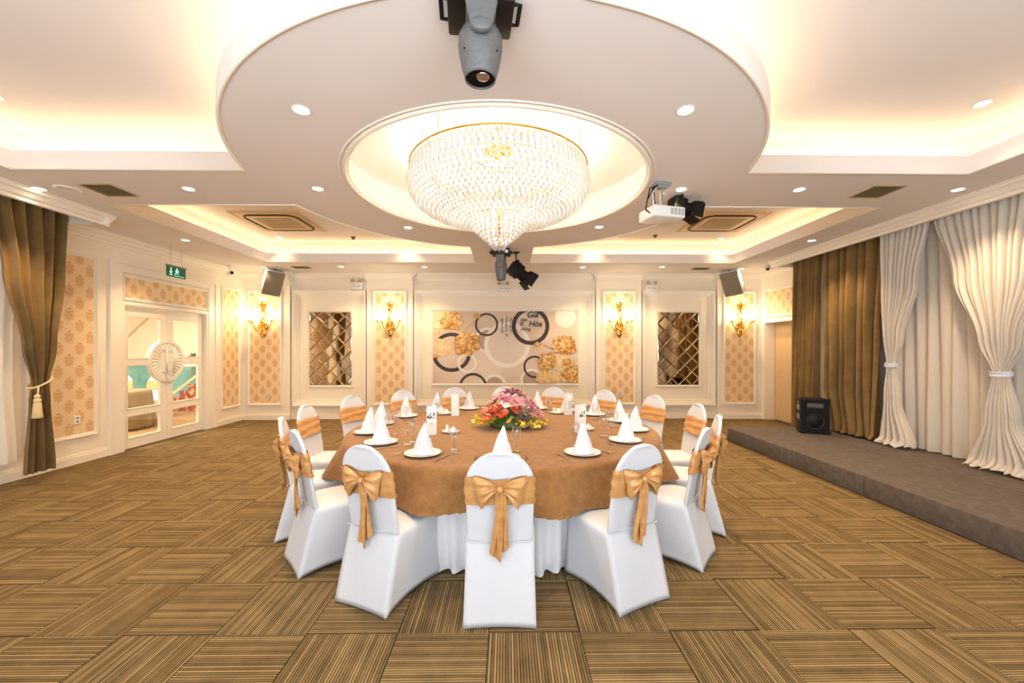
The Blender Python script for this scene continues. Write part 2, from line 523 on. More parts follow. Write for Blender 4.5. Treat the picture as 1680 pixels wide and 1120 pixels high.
def put_back(y): return lambda u, d, z: (u, y-d, z)
def put_left(x): return lambda u, d, z: (x+d, u, z)
def put_right(x): return lambda u, d, z: (x-d, u, z)
def paper(name, a0, a1, z0, z1, put, parent, d=0.004):
    mb = MB()
    vs_ = [put(a0, d, z0), put(a1, d, z0), put(a1, d, z1), put(a0, d, z1)] + [put(a0, 0, z0), put(a1, 0, z0), put(a1, 0, z1), put(a0, 0, z1)]
    uvq = [(a0+20, z0), (a1+20, z0), (a1+20, z1), (a0+20, z1)]
    mb.add(vs_, [(0,1,2,3),(4,5,1,0),(5,6,2,1),(6,7,3,2),(7,4,0,3)], 0, [uvq]+[[(0,0)]*4]*4)
    return mb.build(name, WALLPAPER, parent)
YP = 9.08
pil = [(XL, -4.82), (-3.12, -2.10), (2.00, 3.02), (4.74, XR)]
panels = [(-5.74, -5.00), (-2.98, -2.24), (2.15, 2.88), (4.87, 5.60)]
for (a, b), (pa, pb) in zip(pil, panels):
    MB().box(a, b, YP, YB+0.01, 0.0, ZC+0.01).build('pilaster', WHITE_WALL, wall_back)
    paper('wallpaper_panel', pa+0.03, pb-0.03, 0.36, 2.83, put_back(YP), wall_back)
    f = MB(); rect_frame(f, pa, pb, 0.33, 2.86, 0.045, 0.028, put_back(YP)); f.build('panel_moulding', TRIM, wall_back)
niches = [(-4.82, -3.12), (-2.10, 2.00), (3.02, 4.74)]
for a, b in niches:
    f = MB(); rect_frame(f, a+0.03, b-0.03, 0.30, 2.88, 0.13, 0.065, put_back(YB), ((0, 1.0), (0.3, 0.7), (0.62, 0.35))); f.build('niche_moulding', TRIM, wall_back)
# ---- left wall panels
paper('wallpaper_panel', 5.06, 5.84, 0.40, 2.84, put_left(XL), wall_left)
f = MB(); rect_frame(f, 5.02, 5.88, 0.36, 2.88, 0.045, 0.028, put_left(XL)); f.build('panel_moulding', TRIM, wall_left)
paper('wallpaper_panel', 8.45, 8.95, 0.36, 2.82, put_left(XL), wall_left)
f = MB(); rect_frame(f, 8.42, 8.98, 0.33, 2.86, 0.04, 0.028, put_left(XL)); f.build('panel_moulding', TRIM, wall_left)
paper('wallpaper_panel', DY0+0.02, DY1-0.02, 2.36, 2.68, put_left(XL), wall_left)
f = MB(); rect_frame(f, DY0-0.02, DY1+0.02, 2.32, 2.72, 0.045, 0.03, put_left(XL)); f.build('panel_moulding', TRIM, wall_left)
# outer architrave of the double door
f = MB()
f.box(XL, XL+0.030, DY0-0.20, DY0-0.03, 0, 2.74); f.box(XL, XL+0.045, DY0-0.24, DY0-0.20, 0, 2.90)
f.box(XL, XL+0.030, DY1+0.03, DY1+0.20, 0, 2.74); f.box(XL, XL+0.045, DY1+0.20, DY1+0.24, 0, 2.90)
f.box(XL, XL+0.030, DY0-0.20, DY1+0.20, 2.74, 2.86); f.box(XL, XL+0.045, DY0-0.20, DY1+0.20, 2.86, 2.90)
struct(f, 'trim_1', TRIM)
f = MB()
f.box(XL-0.149, XL+0.02, DY0-0.03, DY0+0.012, 0, 2.245); f.box(XL-0.149, XL+0.02, DY1-0.012, DY1+0.03, 0, 2.245); f.box(XL-0.149, XL+0.02, DY0-0.03, DY1+0.03, 2.245, 2.30)
struct(f, 'trim_2', TRIM)
# ---- right wall: panel over the plain door and its frame
paper('wallpaper_panel', 7.75, 8.90, 2.30, 2.82, put_right(XR), wall_right)
f = MB(); rect_frame(f, 7.70, 8.94, 2.26, 2.86, 0.04, 0.028, put_right(XR)); f.build('panel_moulding', TRIM, wall_right)
f = MB(); f.box(XR-0.02, XR+0.30, 8.955, 8.98, 0, 2.17); f.box(XR-0.02, XR+0.30, 8.02, 8.045, 0, 2.17); f.box(XR-0.02, XR+0.30, 8.02, 8.98, 2.145, 2.17)
struct(f, 'trim_3', TRIM)
door2 = empty('door_2', (XR+0.24, 8.5, 0)); door2['kind'] = 'structure'
MB().bbox(-0.02, 0.03, -0.44, 0.44, 0.008, 2.12, 0.004).build('door_leaf', WOOD, door2)
f = MB(); f.box(-0.035, 0.03, -0.455, -0.44, 0, 2.14); f.box(-0.035, 0.03, 0.44, 0.455, 0, 2.14); f.box(-0.035, 0.03, -0.455, 0.455, 2.12, 2.145)
f.build('door_frame', GOLDTRIM, door2)
f = MB(); f.lathe([(0,-0.05),(0.02,-0.05),(0.024,-0.04),(0.012,-0.03),(0.012,0.0)], 12, (0,0,0), axis='x'); f.xf(Matrix.Translation((-0.02, -0.36, 1.0))); f.build('door_handle', CHROME, door2, smooth=True)

# ---- baseboards
def base_run(mb, p0, p1, nrm):
    (x0, y0), (x1, y1) = p0, p1
    nx, ny = nrm
    for h, d in ((0.10, 0.022), (0.13, 0.012)):
        xa, xb = sorted((x0, x1)); ya, yb = sorted((y0, y1))
        if nx: xa, xb = sorted((x0, x0+nx*d))
        else: ya, yb = sorted((y0, y0+ny*d))
        mb.box(xa, xb, ya, yb, 0, h)
bb = MB()
for a, b in pil: base_run(bb, (a, YP), (b, YP), (0, -1))
for a, b in niches: base_run(bb, (a, YB), (b, YB), (0, -1))
struct(bb, 'baseboard_back', TRIM)
bl = MB(); base_run(bl, (XL, YF), (XL, DY0-0.24), (1, 0)); base_run(bl, (XL, DY1+0.24), (XL, YP), (1, 0)); struct(bl, 'baseboard_left', TRIM)
br = MB(); base_run(br, (XR, 8.99), (XR, YP), (-1, 0)); base_run(br, (XR, YF), (XR, 8.01), (-1, 0)); struct(br, 'baseboard_right', TRIM)

# ---- ceiling: soffit slab with tray openings and a round dome, upper slab, cove walls
def arc(cx, cy, R, a0, a1, n=40):
    return [(cx+R*math.cos(a0+(a1-a0)*k/n), cy+R*math.sin(a0+(a1-a0)*k/n)) for k in range(n+1)]
R_OUT, R_IN = 2.45, 1.50
def tray(side, end, o=0.0):
    """side -1/+1, end -1 (near camera) / +1 (far); o = outward offset"""
    xe = (-4.66 - o) if side < 0 else (4.46 + o)
    ye = 7.94 + o if end > 0 else 0.75 - o
    yn = CYC + end*(0.475 - o)
    bx = CX + side*((0.535 if end > 0 else 0.45) - o)
    R = R_OUT - o
    xa = CX + side*math.sqrt(R*R - (yn-CYC)**2)
    a0 = math.atan2(yn-CYC, xa-CX)
    yc = CYC + end*math.sqrt(R*R - (bx-CX)**2)
    a1 = math.atan2(yc-CYC, bx-CX)
    if a1 - a0 > PI: a1 -= 2*PI
    if a0 - a1 > PI: a1 += 2*PI
    return [(xe, yn)] + arc(CX, CYC, R, a0, a1, 36) + [(bx, ye), (xe, ye)]
TR = [(s, e) for s in (-1, 1) for e in (-1, 1)]
def circ(R, n=96): return [(CX+R*math.cos(2*PI*k/n), CYC+R*math.sin(2*PI*k/n)) for k in range(n)]
def holed_slab(name, outer, holes, z0, z1, mat):
    cu = bpy.data.curves.new(name, 'CURVE'); cu.dimensions = '2D'; cu.fill_mode = 'BOTH'
    cu.extrude = (z1-z0)/2
    for poly in [outer] + holes:
        sp = cu.splines.new('POLY'); sp.points.add(len(poly)-1)
        for p, q in zip(sp.points, poly): p.co = (q[0], q[1], 0, 1)
        sp.use_cyclic_u = True
    o = bpy.data.objects.new(name+'_c', cu); COL.objects.link(o)
    dg = bpy.context.evaluated_depsgraph_get()
    me = bpy.data.meshes.new_from_object(o.evaluated_get(dg))
    me.name = name
    bpy.data.objects.remove(o)
    me.materials.clear(); me.materials.append(mat)
    for v in me.vertices: v.co.z += (z0+z1)/2
    ob = bpy.data.objects.new(name, me); COL.objects.link(ob); ob['kind'] = 'structure'
    return ob
rectC = [(XL-0.15, YF-0.15), (XR+0.3, YF-0.15), (XR+0.3, YB+0.15), (XL-0.15, YB+0.15)]
# pelmet pockets for the curtains stay open above the soffit
PKL, PKR = -5.10, 5.14
PKL1 = 5.16; PKR1 = 7.68
pockL = [(XL, 0.6), (PKL-0.05, 0.6), (PKL-0.05, PKL1-0.04), (XL, PKL1-0.04)]
pockR = [(PKR+0.05, 0.6), (XR, 0.6), (XR, PKR1), (PKR+0.05, PKR1)]
soffit = holed_slab('ceiling', rectC, [tray(s, e) for s, e in TR] + [circ(R_IN), pockL, pockR], ZC, ZL, CEIL)
cove = holed_slab('ceiling', rectC, [tray(s, e, 0.2) for s, e in TR] + [circ(R_IN+0.2), pockL, pockR], ZL, ZU, CEIL)
struct(MB().box(XL-0.15, XR+0.3, YF-0.15, YB+0.15, ZU, ZU+0.1), 'ceiling', CEIL)
# trims round the openings
def loop_trim(name, poly, z, r):
    return struct(MB().tube([(x, y, z) for x, y in poly], r, 6, closed=True), name, TRIM, smooth=True)
n_ = 4
for s, e in TR:
    loop_trim('trim_%d' % n_, tray(s, e, 0.012), ZC+0.002, 0.013); n_ += 1
loop_trim('trim_%d' % n_, circ(R_IN+0.03), ZC, 0.022); n_ += 1
loop_trim('trim_%d' % n_, circ(R_IN+0.075), ZC, 0.010); n_ += 1
# crown mouldings (stepped profile)
def crown(mb, p0, p1, nrm, z=ZC, size=1.0):
    (x0, y0), (x1, y1) = p0, p1
    prof = [(0, -0.15), (0.02, -0.15), (0.025, -0.115), (0.05, -0.10), (0.075, -0.06), (0.105, -0.04), (0.11, -0.015), (0.125, -0.012), (0.125, 0.005), (0, 0.005)]
    prof = [(d*size, h*size) for d, h in prof]
    A = [(x0+nrm[0]*d, y0+nrm[1]*d, z+h) for d, h in prof]; B = [(x1+nrm[0]*d, y1+nrm[1]*d, z+h) for d, h in prof]
    n = len(prof)
    mb.add(A+B, [(i, (i+1) % n, n+(i+1) % n, n+i) for i in range(n)] + [tuple(range(n))[::-1], tuple(range(n, 2*n))])
cr = MB()
for a, b in pil: crown(cr, (a, YP), (b, YP), (0, -1))
for a, b in niches: crown(cr, (a-0.0, YB), (b+0.0, YB), (0, -1))
for a, b in pil[:3]: crown(cr, (b, YB), (b, YP-0.12), (1, 0))
for a, b in pil[1:]: crown(cr, (a, YB), (a, YP-0.12), (-1, 0))
crown(cr, (XL, PKL1), (XL, YP), (1, 0)); crown(cr, (XR, PKR1), (XR, YP), (-1, 0))
struct(cr, 'trim_%d' % n_, TRIM); n_ += 1
pe = MB()
pe.box(PKL-0.05, PKL, 0.6, PKL1, ZC-0.13, ZC+0.05); pe.box(XL, PKL, PKL1-0.04, PKL1, ZC-0.13, ZC+0.05)
crown(pe, (PKL, 0.6), (PKL, PKL1+0.10), (1, 0), size=0.9)
crown(pe, (XL, PKL1), (PKL+0.1, PKL1), (0, 1), size=0.9)
struct(pe, 'trim_%d' % n_, TRIM); n_ += 1
pe = MB()
pe.box(PKR, PKR+0.05, 0.6, PKR1, ZC-0.13, ZC+0.05)
pe.box(PKR, XR, PKR1, PKR1+0.04, ZC-0.13, ZC+0.05)
crown(pe, (PKR, 0.6), (PKR, PKR1+0.10), (-1, 0), size=0.9)
struct(pe, 'trim_%d' % n_, TRIM); n_ += 1

# ---- cove light strips (real lamps, lying on the ledges behind the lips)
def ribbon(poly_in, poly_out, z):
    mb = MB(); n = len(poly_in)
    mb.add([(x, y, z) for x, y in poly_in] + [(x, y, z) for x, y in poly_out], [(i, (i+1) % n, n+(i+1) % n, n+i) for i in range(n)])
    mb.add([(x, y, z-0.008) for x, y in poly_in] + [(x, y, z-0.008) for x, y in poly_out], [(i, n+i, n+(i+1) % n, (i+1) % n) for i in range(n)])
    return mb
cove_words = {(-1,-1): 'left tray nearest the camera', (-1,1): 'left tray by the back wall', (1,-1): 'right tray nearest the camera', (1,1): 'right tray by the back wall'}
for s, e in TR:
    o = ribbon(tray(s, e, 0.10), tray(s, e, 0.125), ZL+0.012).build('cove_light_strip', LEDM)
    tag(o, 'warm light strip hidden in the ceiling cove of the ' + cove_words[(s, e)], 'light strip', 'cove light strips')
o = ribbon(circ(R_IN+0.11), circ(R_IN+0.135), ZL+0.012).build('dome_light_strip', LEDR)
tag(o, 'warm light strip hidden round the dome above the chandelier', 'light strip')

# ---- adjoining room behind the double door
lob = MB(); lob.box(-11.2, -11.05, 3.4, 11.6, 0, 3.3); lob.box(-11.2, XL-0.15, 11.5, 11.6, 0, 3.3); lob.box(-11.2, XL-0.15, 3.4, 3.5, 0, 3.3); lob.box(XL-0.16, XL-0.15, YB, 11.6, 0, 3.3); lob.box(-11.2, XL-0.15, 3.4, 11.6, 3.25, 3.3)
struct(lob, 'wall_lobby', WHITE_WALL)
struct(MB().box(-11.05, XL-0.15, 3.5, 11.5, -0.006, 0.0), 'floor', fabric('lobby_carpet', srgb(140,104,58), srgb(164,124,74), 0.9, 60, 0.2))
# ================================================================== DOUBLE DOOR
door1 = empty('door_1', (XL-0.075, 7.14, 0)); door1['kind'] = 'structure'
LW = 0.846
def leaf(sgn):
    """one glazed leaf; local u runs from the meeting stile outwards"""
    e = empty('door_leaf'); e.parent = door1
    t = 0.022
    def U(a, b): return sorted((sgn*a, sgn*b))
    rows = [(0.17, 0.505), (0.63, 1.30), (1.42, 2.08)]
    ga, gb = 0.13, LW-0.12
    fr = MB()
    def bx(ua, ub, z0, z1, tt=t):
        y0, y1 = U(ua, ub); fr.box(-tt, tt, y0, y1, z0, z1)
    bx(0.003, ga, 0.01, 2.235); bx(gb, LW, 0.01, 2.235)
    zs = [0.01, 0.17, 0.505, 0.63, 1.30, 1.42, 2.08, 2.235]
    for z0, z1 in ((0.01, 0.17), (0.505, 0.63), (1.30, 1.42), (2.08, 2.235)): bx(ga, gb, z0, z1)
    fr.build('frame', TRIM, e)
    for z0, z1 in rows:
        y0, y1 = U(ga-0.005, gb+0.005)
        MB().box(-0.003, 0.003, y0, y1, z0-0.005, z1+0.005).build('pane', PANE, e)
        bd = MB(); a, b = U(ga, gb)
        for x in (t, ):
            rect_frame(bd, a-0.012, b+0.012, z0-0.012, z1+0.012, 0.016, 0.007, put_left(x), ((0, 1.0), (0.5, 0.5)))
        bd.build('glazing_bead', TRIM, e)
    # half medallion with radial carving
    md = MB(); cz = 1.36
    A0, A1 = (-PI/2, PI/2) if sgn > 0 else (PI/2, 3*PI/2)
    def ring(r0, r1, x0, x1):
        n = 32; vs_, fs = [], []
        for k in range(n+1):
            a = A0+(A1-A0)*k/n
            for r, x in ((r0, x0), (r1, x0), (r1, x1), (r0, x1)):
                vs_.append((x, max(sgn*(r*math.cos(a)), 0.003)*sgn if sgn*(r*math.cos(a)) < 0.003 else r*math.cos(a), cz+r*math.sin(a)))
        for k in range(n):
            for q in range(4):
                fs.append((k*4+q, k*4+(q+1) % 4, (k+1)*4+(q+1) % 4, (k+1)*4+q))
        md.add(vs_, fs)
    ring(0.0, 0.36, -0.02, 0.030); ring(0.315, 0.36, 0.03, 0.045); ring(0.0, 0.17, 0.03, 0.036)
    md.build('medallion', TRIM, e)
    for k in range(15):
        a = A0+(A1-A0)*(k+0.5)/15
        c, s = math.cos(a), math.sin(a)
        pet = MB(); q = []
        for r, w in ((0.17, 0.010), (0.23, 0.019), (0.29, 0.020), (0.305, 0.004)):
            q.append((r, w))
        L = [(0.030, r*c - w*s, cz+r*s+w*c) for r, w in q]; Rr = [(0.030, r*c + w*s, cz+r*s-w*c) for r, w in q]; Cc = [(0.044, r*c, cz+r*s) for r, w in q]
        n = len(q)
        fs = [(i, i+1, 2*n+i+1, 2*n+i) for i in range(n-1)] + [(n+i+1, n+i, 2*n+i, 2*n+i+1) for i in range(n-1)]
        pet.add(L+Rr+Cc, fs).build('carved_petal', TRIM, e)
    hd = MB(); hy = sgn*0.075
    hd.tube([(0.09, hy, 1.13), (0.09, hy, 1.60)], 0.014, 10)
    for z in (1.18, 1.55): hd.tube([(0.03, hy, z), (0.09, hy, z)], 0.010, 8)
    hd.lathe([(0.0,0.0),(0.016,0.002),(0.020,0.01),(0.016,0.02),(0.014,0.022)], 10, (0.09, hy, 1.60)); hd.lathe([(0.014,-0.022),(0.016,-0.02),(0.02,-0.01),(0.016,-0.002),(0,0)], 10, (0.09, hy, 1.13))
    hd.build('door_handle', WPLASTIC, e, smooth=True)
    return e
leaf(-1); leaf(1)

# ================================================================== CURTAINS
def drape(name, plane_x, y_lo, y_hi, z_tab, folds, amp, mat, parent=None, nu=150, nv=44, zt=3.3, zb=0.2, puddle=0.0, seed=0, sgn=1, lean=None):
    """pleated hanging cloth. y_lo/y_hi/amp are tables over height; folds = pleat count"""
    rnd = random.Random(seed)
    ph = [rnd.uniform(0, 6.28) for _ in range(6)]
    wv = [rnd.uniform(-0.35, 0.35) for _ in range(6)]
    def fn(u, v):
        z = lerp(zt, zb, v)
        a, b = interp(y_lo, z), interp(y_hi, z)
        uu = u + 0.012*math.sin(2*PI*3*u+ph[0]) + 0.02*math.sin(2*PI*1.3*u+ph[1]+v*1.2)
        A = interp(amp, z)
        s = math.sin(2*PI*folds*uu + ph[2] + 0.5*math.sin(v*2+ph[3]))
        s = math.copysign(abs(s)**0.8, s)
        d = A*(s + 0.35*math.sin(2*PI*folds*0.47*uu+ph[4]+v*2.3) + 0.15*math.sin(2*PI*folds*2.1*u+ph[5]))
        y = lerp(a, b, uu if 0 <= uu <= 1 else max(0, min(1, uu))) + A*0.25*math.cos(2*PI*folds*uu+ph[2])
        x = plane_x + d*sgn
        if lean: x += interp(lean, z)
        if puddle and z < zb+0.12:
            k = (zb+0.12-z)/0.12
            x -= sgn*0  ; x += -0.10*puddle*k*k*(0.6+0.5*math.sin(2*PI*folds*0.5*u+ph[4]))
            z = zb + 0.012 + max(0, z-zb)*0.9 + 0.02*puddle*k*abs(math.sin(2*PI*folds*0.7*u+ph[1]))
        return (x, y, z)
    return MB().grid(fn, nu, nv).build(name, mat, parent, smooth=True)
def cord_tie(name, x, y0, y1, z, r, mat, parent, h=0.0):
    mb = MB(); n = 20; pts = []
    for k in range(n):
        a = 2*PI*k/n
        pts.append((x+0.085*math.cos(a), (y0+y1)/2+(y1-y0)/2*math.sin(a), z+h*math.sin(a)))
    mb.tube(pts, r, 8, closed=True)
    return mb.build(name, mat, parent, smooth=True)
CREAM = pm('cream_cord', srgb(226,204,156), 0.7)
# left: brown drape gathered with a tassel
cl = empty('brown_curtain', (-5.48, 4.80, 0.13), label='brown curtain tied with a cream tassel beside the left wall sheer', cat='curtain')
def rel(o, e):
    o.parent = e; o.matrix_parent_inverse = Matrix.Translation(e.location).inverted(); return o
o = drape('cloth', -5.48, [(0.13, 4.68), (1.0, 4.73), (1.15, 4.75), (1.6, 4.66), (2.4, 4.48), (3.3, 4.36)], [(0.13, 4.95), (1.0, 4.91), (1.15, 4.91), (1.6, 4.98), (2.4, 5.07), (3.3, 5.11)], None, 5, [(0.13, 0.045), (1.0, 0.03), (1.15, 0.022), (1.5, 0.035), (3.3, 0.05)], BROWN_DRAPE, zt=3.30, zb=0.13, seed=3)
rel(o, cl)
o = cord_tie('tie_cord', -5.48, 4.725, 4.935, 1.17, 0.012, CREAM, None, 0.06); rel(o, cl)
t_ = MB(); tz = 1.02
t_.tube([(-5.38, 4.73, 1.13), (-5.37, 4.715, 1.06), (-5.37, 4.71, tz)], 0.008, 6)
t_.sphere((-5.37, 4.71, tz), 0.028, nu=12, nv=8)
t_.lathe([(0.0,0.0),(0.03,-0.005),(0.035,-0.03),(0.028,-0.045),(0.034,-0.06),(0.046,-0.22),(0.044,-0.225),(0,-0.22)], 14, (-5.37, 4.71, tz-0.02))
rel(t_.build('tassel', CREAM, None, smooth=True), cl)
# left window sheer
o = drape('sheer_curtain', -5.68, [(0.2, 1.0), (3.3, 1.0)], [(0.2, 4.74), (1.2, 4.70), (3.3, 4.80)], None, 22, [(0.2, 0.045), (3.3, 0.03)], SHEER_L, zt=3.3, zb=0.27, nu=260, nv=14, seed=5)
tag(o, 'white sheer curtain in front of the left window', 'curtain')
# curtain rails
for nm, x, ya, yb, lb in (('curtain_rail', -5.56, 0.9, 5.10, 'curtain rail in the pocket above the left window'), ('curtain_rail', 5.40, 1.2, 7.64, 'long curtain rail in the pocket above the stage')):
    mb = MB(); mb.box(x-0.02, x+0.02, ya, yb, 3.30, 3.33); mb.box(x-0.16, x-0.12, ya, yb, 3.30, 3.33); mb.box(x-0.17, x+0.03, ya, ya+0.03, 3.33, 3.44); mb.box(x-0.17, x+0.03, yb-0.03, yb, 3.33, 3.44)
    tag(mb.build(nm, WPLASTIC), lb, 'curtain rail')
# right: brown drapes by the plain door
o = drape('brown_curtain', 5.42, [(0.03, 7.02), (3.3, 6.93)], [(0.03, 7.64), (3.3, 7.60)], None, 7.5, [(0.03, 0.07), (1.5, 0.06), (3.3, 0.045)], BROWN_DRAPE, zt=3.3, zb=0.015, seed=11, nu=190)
tag(o, 'full length brown curtain at the far end next to the plain wooden door', 'curtain')
o = drape('brown_curtain', 5.40, [(0.23, 5.78), (0.6, 5.80), (1.6, 5.80), (3.3, 5.74)], [(0.23, 6.58), (1.0, 6.78), (3.3, 6.82)], None, 6.2, [(0.23, 0.12), (0.8, 0.10), (1.8, 0.075), (3.3, 0.05)], BROWN_DRAPE, zt=3.3, zb=0.245, puddle=0.4, seed=13, nu=190, lean=[(0.23, -0.02), (1.2, 0.0), (3.3, 0.0)])
tag(o, 'brown curtain on the stage, spread out behind the black loudspeaker', 'curtain')
# right: white sheer backdrop and two tied swags
o = drape('sheer_curtain', 5.52, [(0.2, 1.2), (3.3, 1.2)], [(0.2, 5.66), (3.3, 5.72)], None, 30, [(0.2, 0.045), (3.3, 0.03)], SHEER, zt=3.3, zb=0.24, nu=420, nv=16, seed=17)
tag(o, 'flat white sheer backdrop hanging behind the tied swags on stage', 'curtain')
def swag(y0t, y1t, ty, tz, tw, y0b, y1b, label, seed, folds):
    e = empty('sheer_swag', (5.34, ty, 0.24), label=label, cat='curtain', group='tied white sheer swags on the stage')
    lo = [(0.24, y0b), (tz-0.5, lerp(y0b, ty-tw, 0.75)), (tz, ty-tw), (tz+0.35, lerp(ty-tw, y0t, 0.22)), (tz+1.1, lerp(ty-tw, y0t, 0.66)), (3.3, y0t)]
    hi = [(0.24, y1b), (tz-0.5, lerp(y1b, ty+tw, 0.75)), (tz, ty+tw), (tz+0.35, lerp(ty+tw, y1t, 0.22)), (tz+1.1, lerp(ty+tw, y1t, 0.66)), (3.3, y1t)]
    am = [(0.24, 0.06), (tz-0.4, 0.045), (tz, 0.022), (tz+0.5, 0.045), (2.6, 0.03), (3.3, 0.016)]
    o = drape('cloth', 5.33, lo, hi, None, folds, am, SHEER, zt=3.3, zb=0.24, nu=240, nv=56, puddle=1.2, seed=seed)
    rel(o, e)
    b = MB(); n = 28
    def fn(u, v):
        a = 2*PI*u
        return (5.33+(0.075+0.006*math.sin(v*9))*math.cos(a), ty+(tw+0.018)*math.sin(a), tz-0.03+0.06*v+0.008*math.cos(a))
    b.grid(fn, n, 6, wrap=True)
    b.grid(lambda u, v: tuple(lerp(p, q, v) for p, q in zip(fn(u, 0), fn(u, 1))), n, 1, wrap=True)
    rel(b.build('tie_band', NAPKIN, None, smooth=True), e)
swag(5.03, 5.72, 5.56, 1.35, 0.055, 5.25, 5.70, 'narrow white sheer swag tied up beside the brown curtain', 23, 9)
swag(3.50, 5.05, 4.31, 1.30, 0.075, 3.95, 4.62, 'wide white sheer swag tied up nearest the camera', 29, 17)

# ================================================================== STAGE
zS = 0.225
xs_ = [(3.78, 4.80), (4.805, 5.72)]
ys_ = [(-0.3, 2.258), (2.262, 4.258), (4.262, 5.258), (5.262, 6.258), (6.262, 6.93)]
dep = ['first', 'second', 'third', 'fourth', 'fifth']
for i, (xa, xb) in enumerate(xs_):
    for j, (ya, yb) in enumerate(ys_):
        o = MB().bbox(xa, xb, ya, yb, 0.002, zS, 0.012).build('stage_platform', STAGE, angle=50)
        tag(o, 'grey carpeted stage platform, %s from the camera in the %s row' % (dep[j], 'front' if i == 0 else 'curtain side'), 'platform', 'stage platforms')

# PA loudspeaker on the stage
SPK_GRILLE = mottled('black_grille', srgb(16,15,15), srgb(30,28,27), 150, 0.6)
sp = empty('stage_speaker', (4.93, 6.50, zS), rz=-0.42, label='black floor loudspeaker standing on the stage by the brown curtain', cat='speaker')
cb = MB(); cb.prism([(-0.19,-0.17),(0.19,-0.17),(0.19,0.10),(0.10,0.19),(-0.10,0.19),(-0.19,0.10)], 0.012, 0.545)
cb.build('cabinet', BLACK, sp)
MB().lathe([(0.0,0.0),(0.125,0.0),(0.14,0.012),(0.15,0.012),(0.152,0.0)], 28, (0,-0.172,0.20), axis='y').xf(Matrix.Translation((0,0,0))).build('woofer_ring', BLACKM, sp, smooth=True)
MB().lathe([(0.0,0.035),(0.05,0.03),(0.06,0.012),(0.122,-0.006),(0.126,-0.006)], 28, (0,-0.170,0.20), axis='y').build('woofer_cone', SPK_GRILLE, sp, smooth=True)
hn = MB(); rect_frame(hn, -0.125, 0.125, 0.40, 0.505, 0.02, 0.02, lambda u, d, z: (u, -0.17-d, z)); hn.build('horn_frame', BLACKM, sp)
MB().box(-0.105, 0.105, -0.174, -0.168, 0.42, 0.485).build('horn_mouth', pm('grey_horn', srgb(96,88,80), 0.5), sp)
for x in (-0.17, 0.17):
    for z in (0.012, 0.52): MB().bbox(x-0.035, x+0.035, -0.182, -0.12, z, z+0.04, 0.01).build('corner_guard', BLACKM, sp)
for z in (0.21, 0.36):
    h = MB(); h.bbox(-0.196, -0.188, -0.10, 0.02, z, z+0.09, 0.003); h.tube([(-0.20,-0.08,z+0.045),(-0.20,0.0,z+0.045)], 0.008, 6); h.build('side_handle', GREY, sp)
MB().box(-0.195, -0.19, -0.07, -0.01, 0.47, 0.50).build('badge', pm('orange_badge', srgb(220,120,50), 0.5), sp)
for x in (-0.13, 0.13):
    for y in (-0.12, 0.1): MB().lathe([(0,0),(0.02,0),(0.018,0.014),(0,0.014)], 10, (x, y, 0)).build('rubber_foot', BLACK, sp)

# ================================================================== TABLE
table = empty('banquet_table', (TX, TY, 0), label='large round banquet table standing under the chandelier', cat='table')
MB().lathe([(0,0.715),(1.50,0.715),(1.52,0.725),(1.52,0.738),(1.50,0.745),(0,0.745)], 96).build('tabletop', WOOD, table, smooth=False)
for k in range(6):
    a = 2*PI*k/6+0.3
    MB().tube([(1.15*math.cos(a), 1.15*math.sin(a), 0.0), (1.1*math.cos(a), 1.1*math.sin(a), 0.72)], 0.025, 10).build('leg', BLACKM, table, smooth=True)
def skirt_fn(u, v):
    a = 2*PI*u
    r = 1.465 + 0.0*v
    pl = 0.032*math.sin(a*62) * (0.35+0.65*v) + 0.020*math.sin(a*23+1.1)*v + 0.012*math.sin(a*37+v*3)*v
    r += pl - 0.045*v
    z = lerp(0.735, 0.010, v)
    if v > 0.95: r += 0.012*math.sin(a*90)
    return (r*math.cos(a), r*math.sin(a), z + (0.010*abs(math.sin(a*31)) if v > 0.97 else 0))
o = MB().grid(skirt_fn, 744, 20, wrap=True).build('table_skirt', SKIRT, smooth=True, loc=(TX, TY, 0))
tag(o, 'pleated white table skirt reaching the carpet below the brown tablecloth', 'table skirt')
def cloth_r(a):
    return 0.5*math.sin(a*9+0.4) + 0.35*math.sin(a*14+2.0) + 0.25*math.sin(a*23+1.0)
def cloth_fn(u, v):
    a = 2*PI*u
    s = v*1.92
    R0 = 1.535; b = 0.035
    hang = 0.244 + 0.006*math.sin(a*5+0.7) + 0.006*math.sin(a*11) 
    rt = R0 - b
    sag = 0.0012*math.sin(a*6+s*7)
    if v < 0.80:
        k = v/0.80; r = rt*k; z = 0.762 + sag*k
    elif v < 0.86:
        k = (v-0.80)/0.06*PI/2
        r = rt + b*math.sin(k); z = 0.762 - b*(1-math.cos(k))
    else:
        k = (v-0.86)/0.14
        z = 0.762 - b - hang*k
        r = R0 + (0.035+0.095*cloth_r(a))*(k**0.8)*1.0 + 0.03*k
        if v > 0.995: z += 0.004*math.sin(a*160)
    return (r*math.cos(a), r*math.sin(a), z)
o = MB().grid(cloth_fn, 480, 44, wrap=True).build('tablecloth', BROWN_CLOTH, smooth=True, loc=(TX, TY, 0))
tag(o, 'brown linen cloth draped over the round banquet table', 'tablecloth')

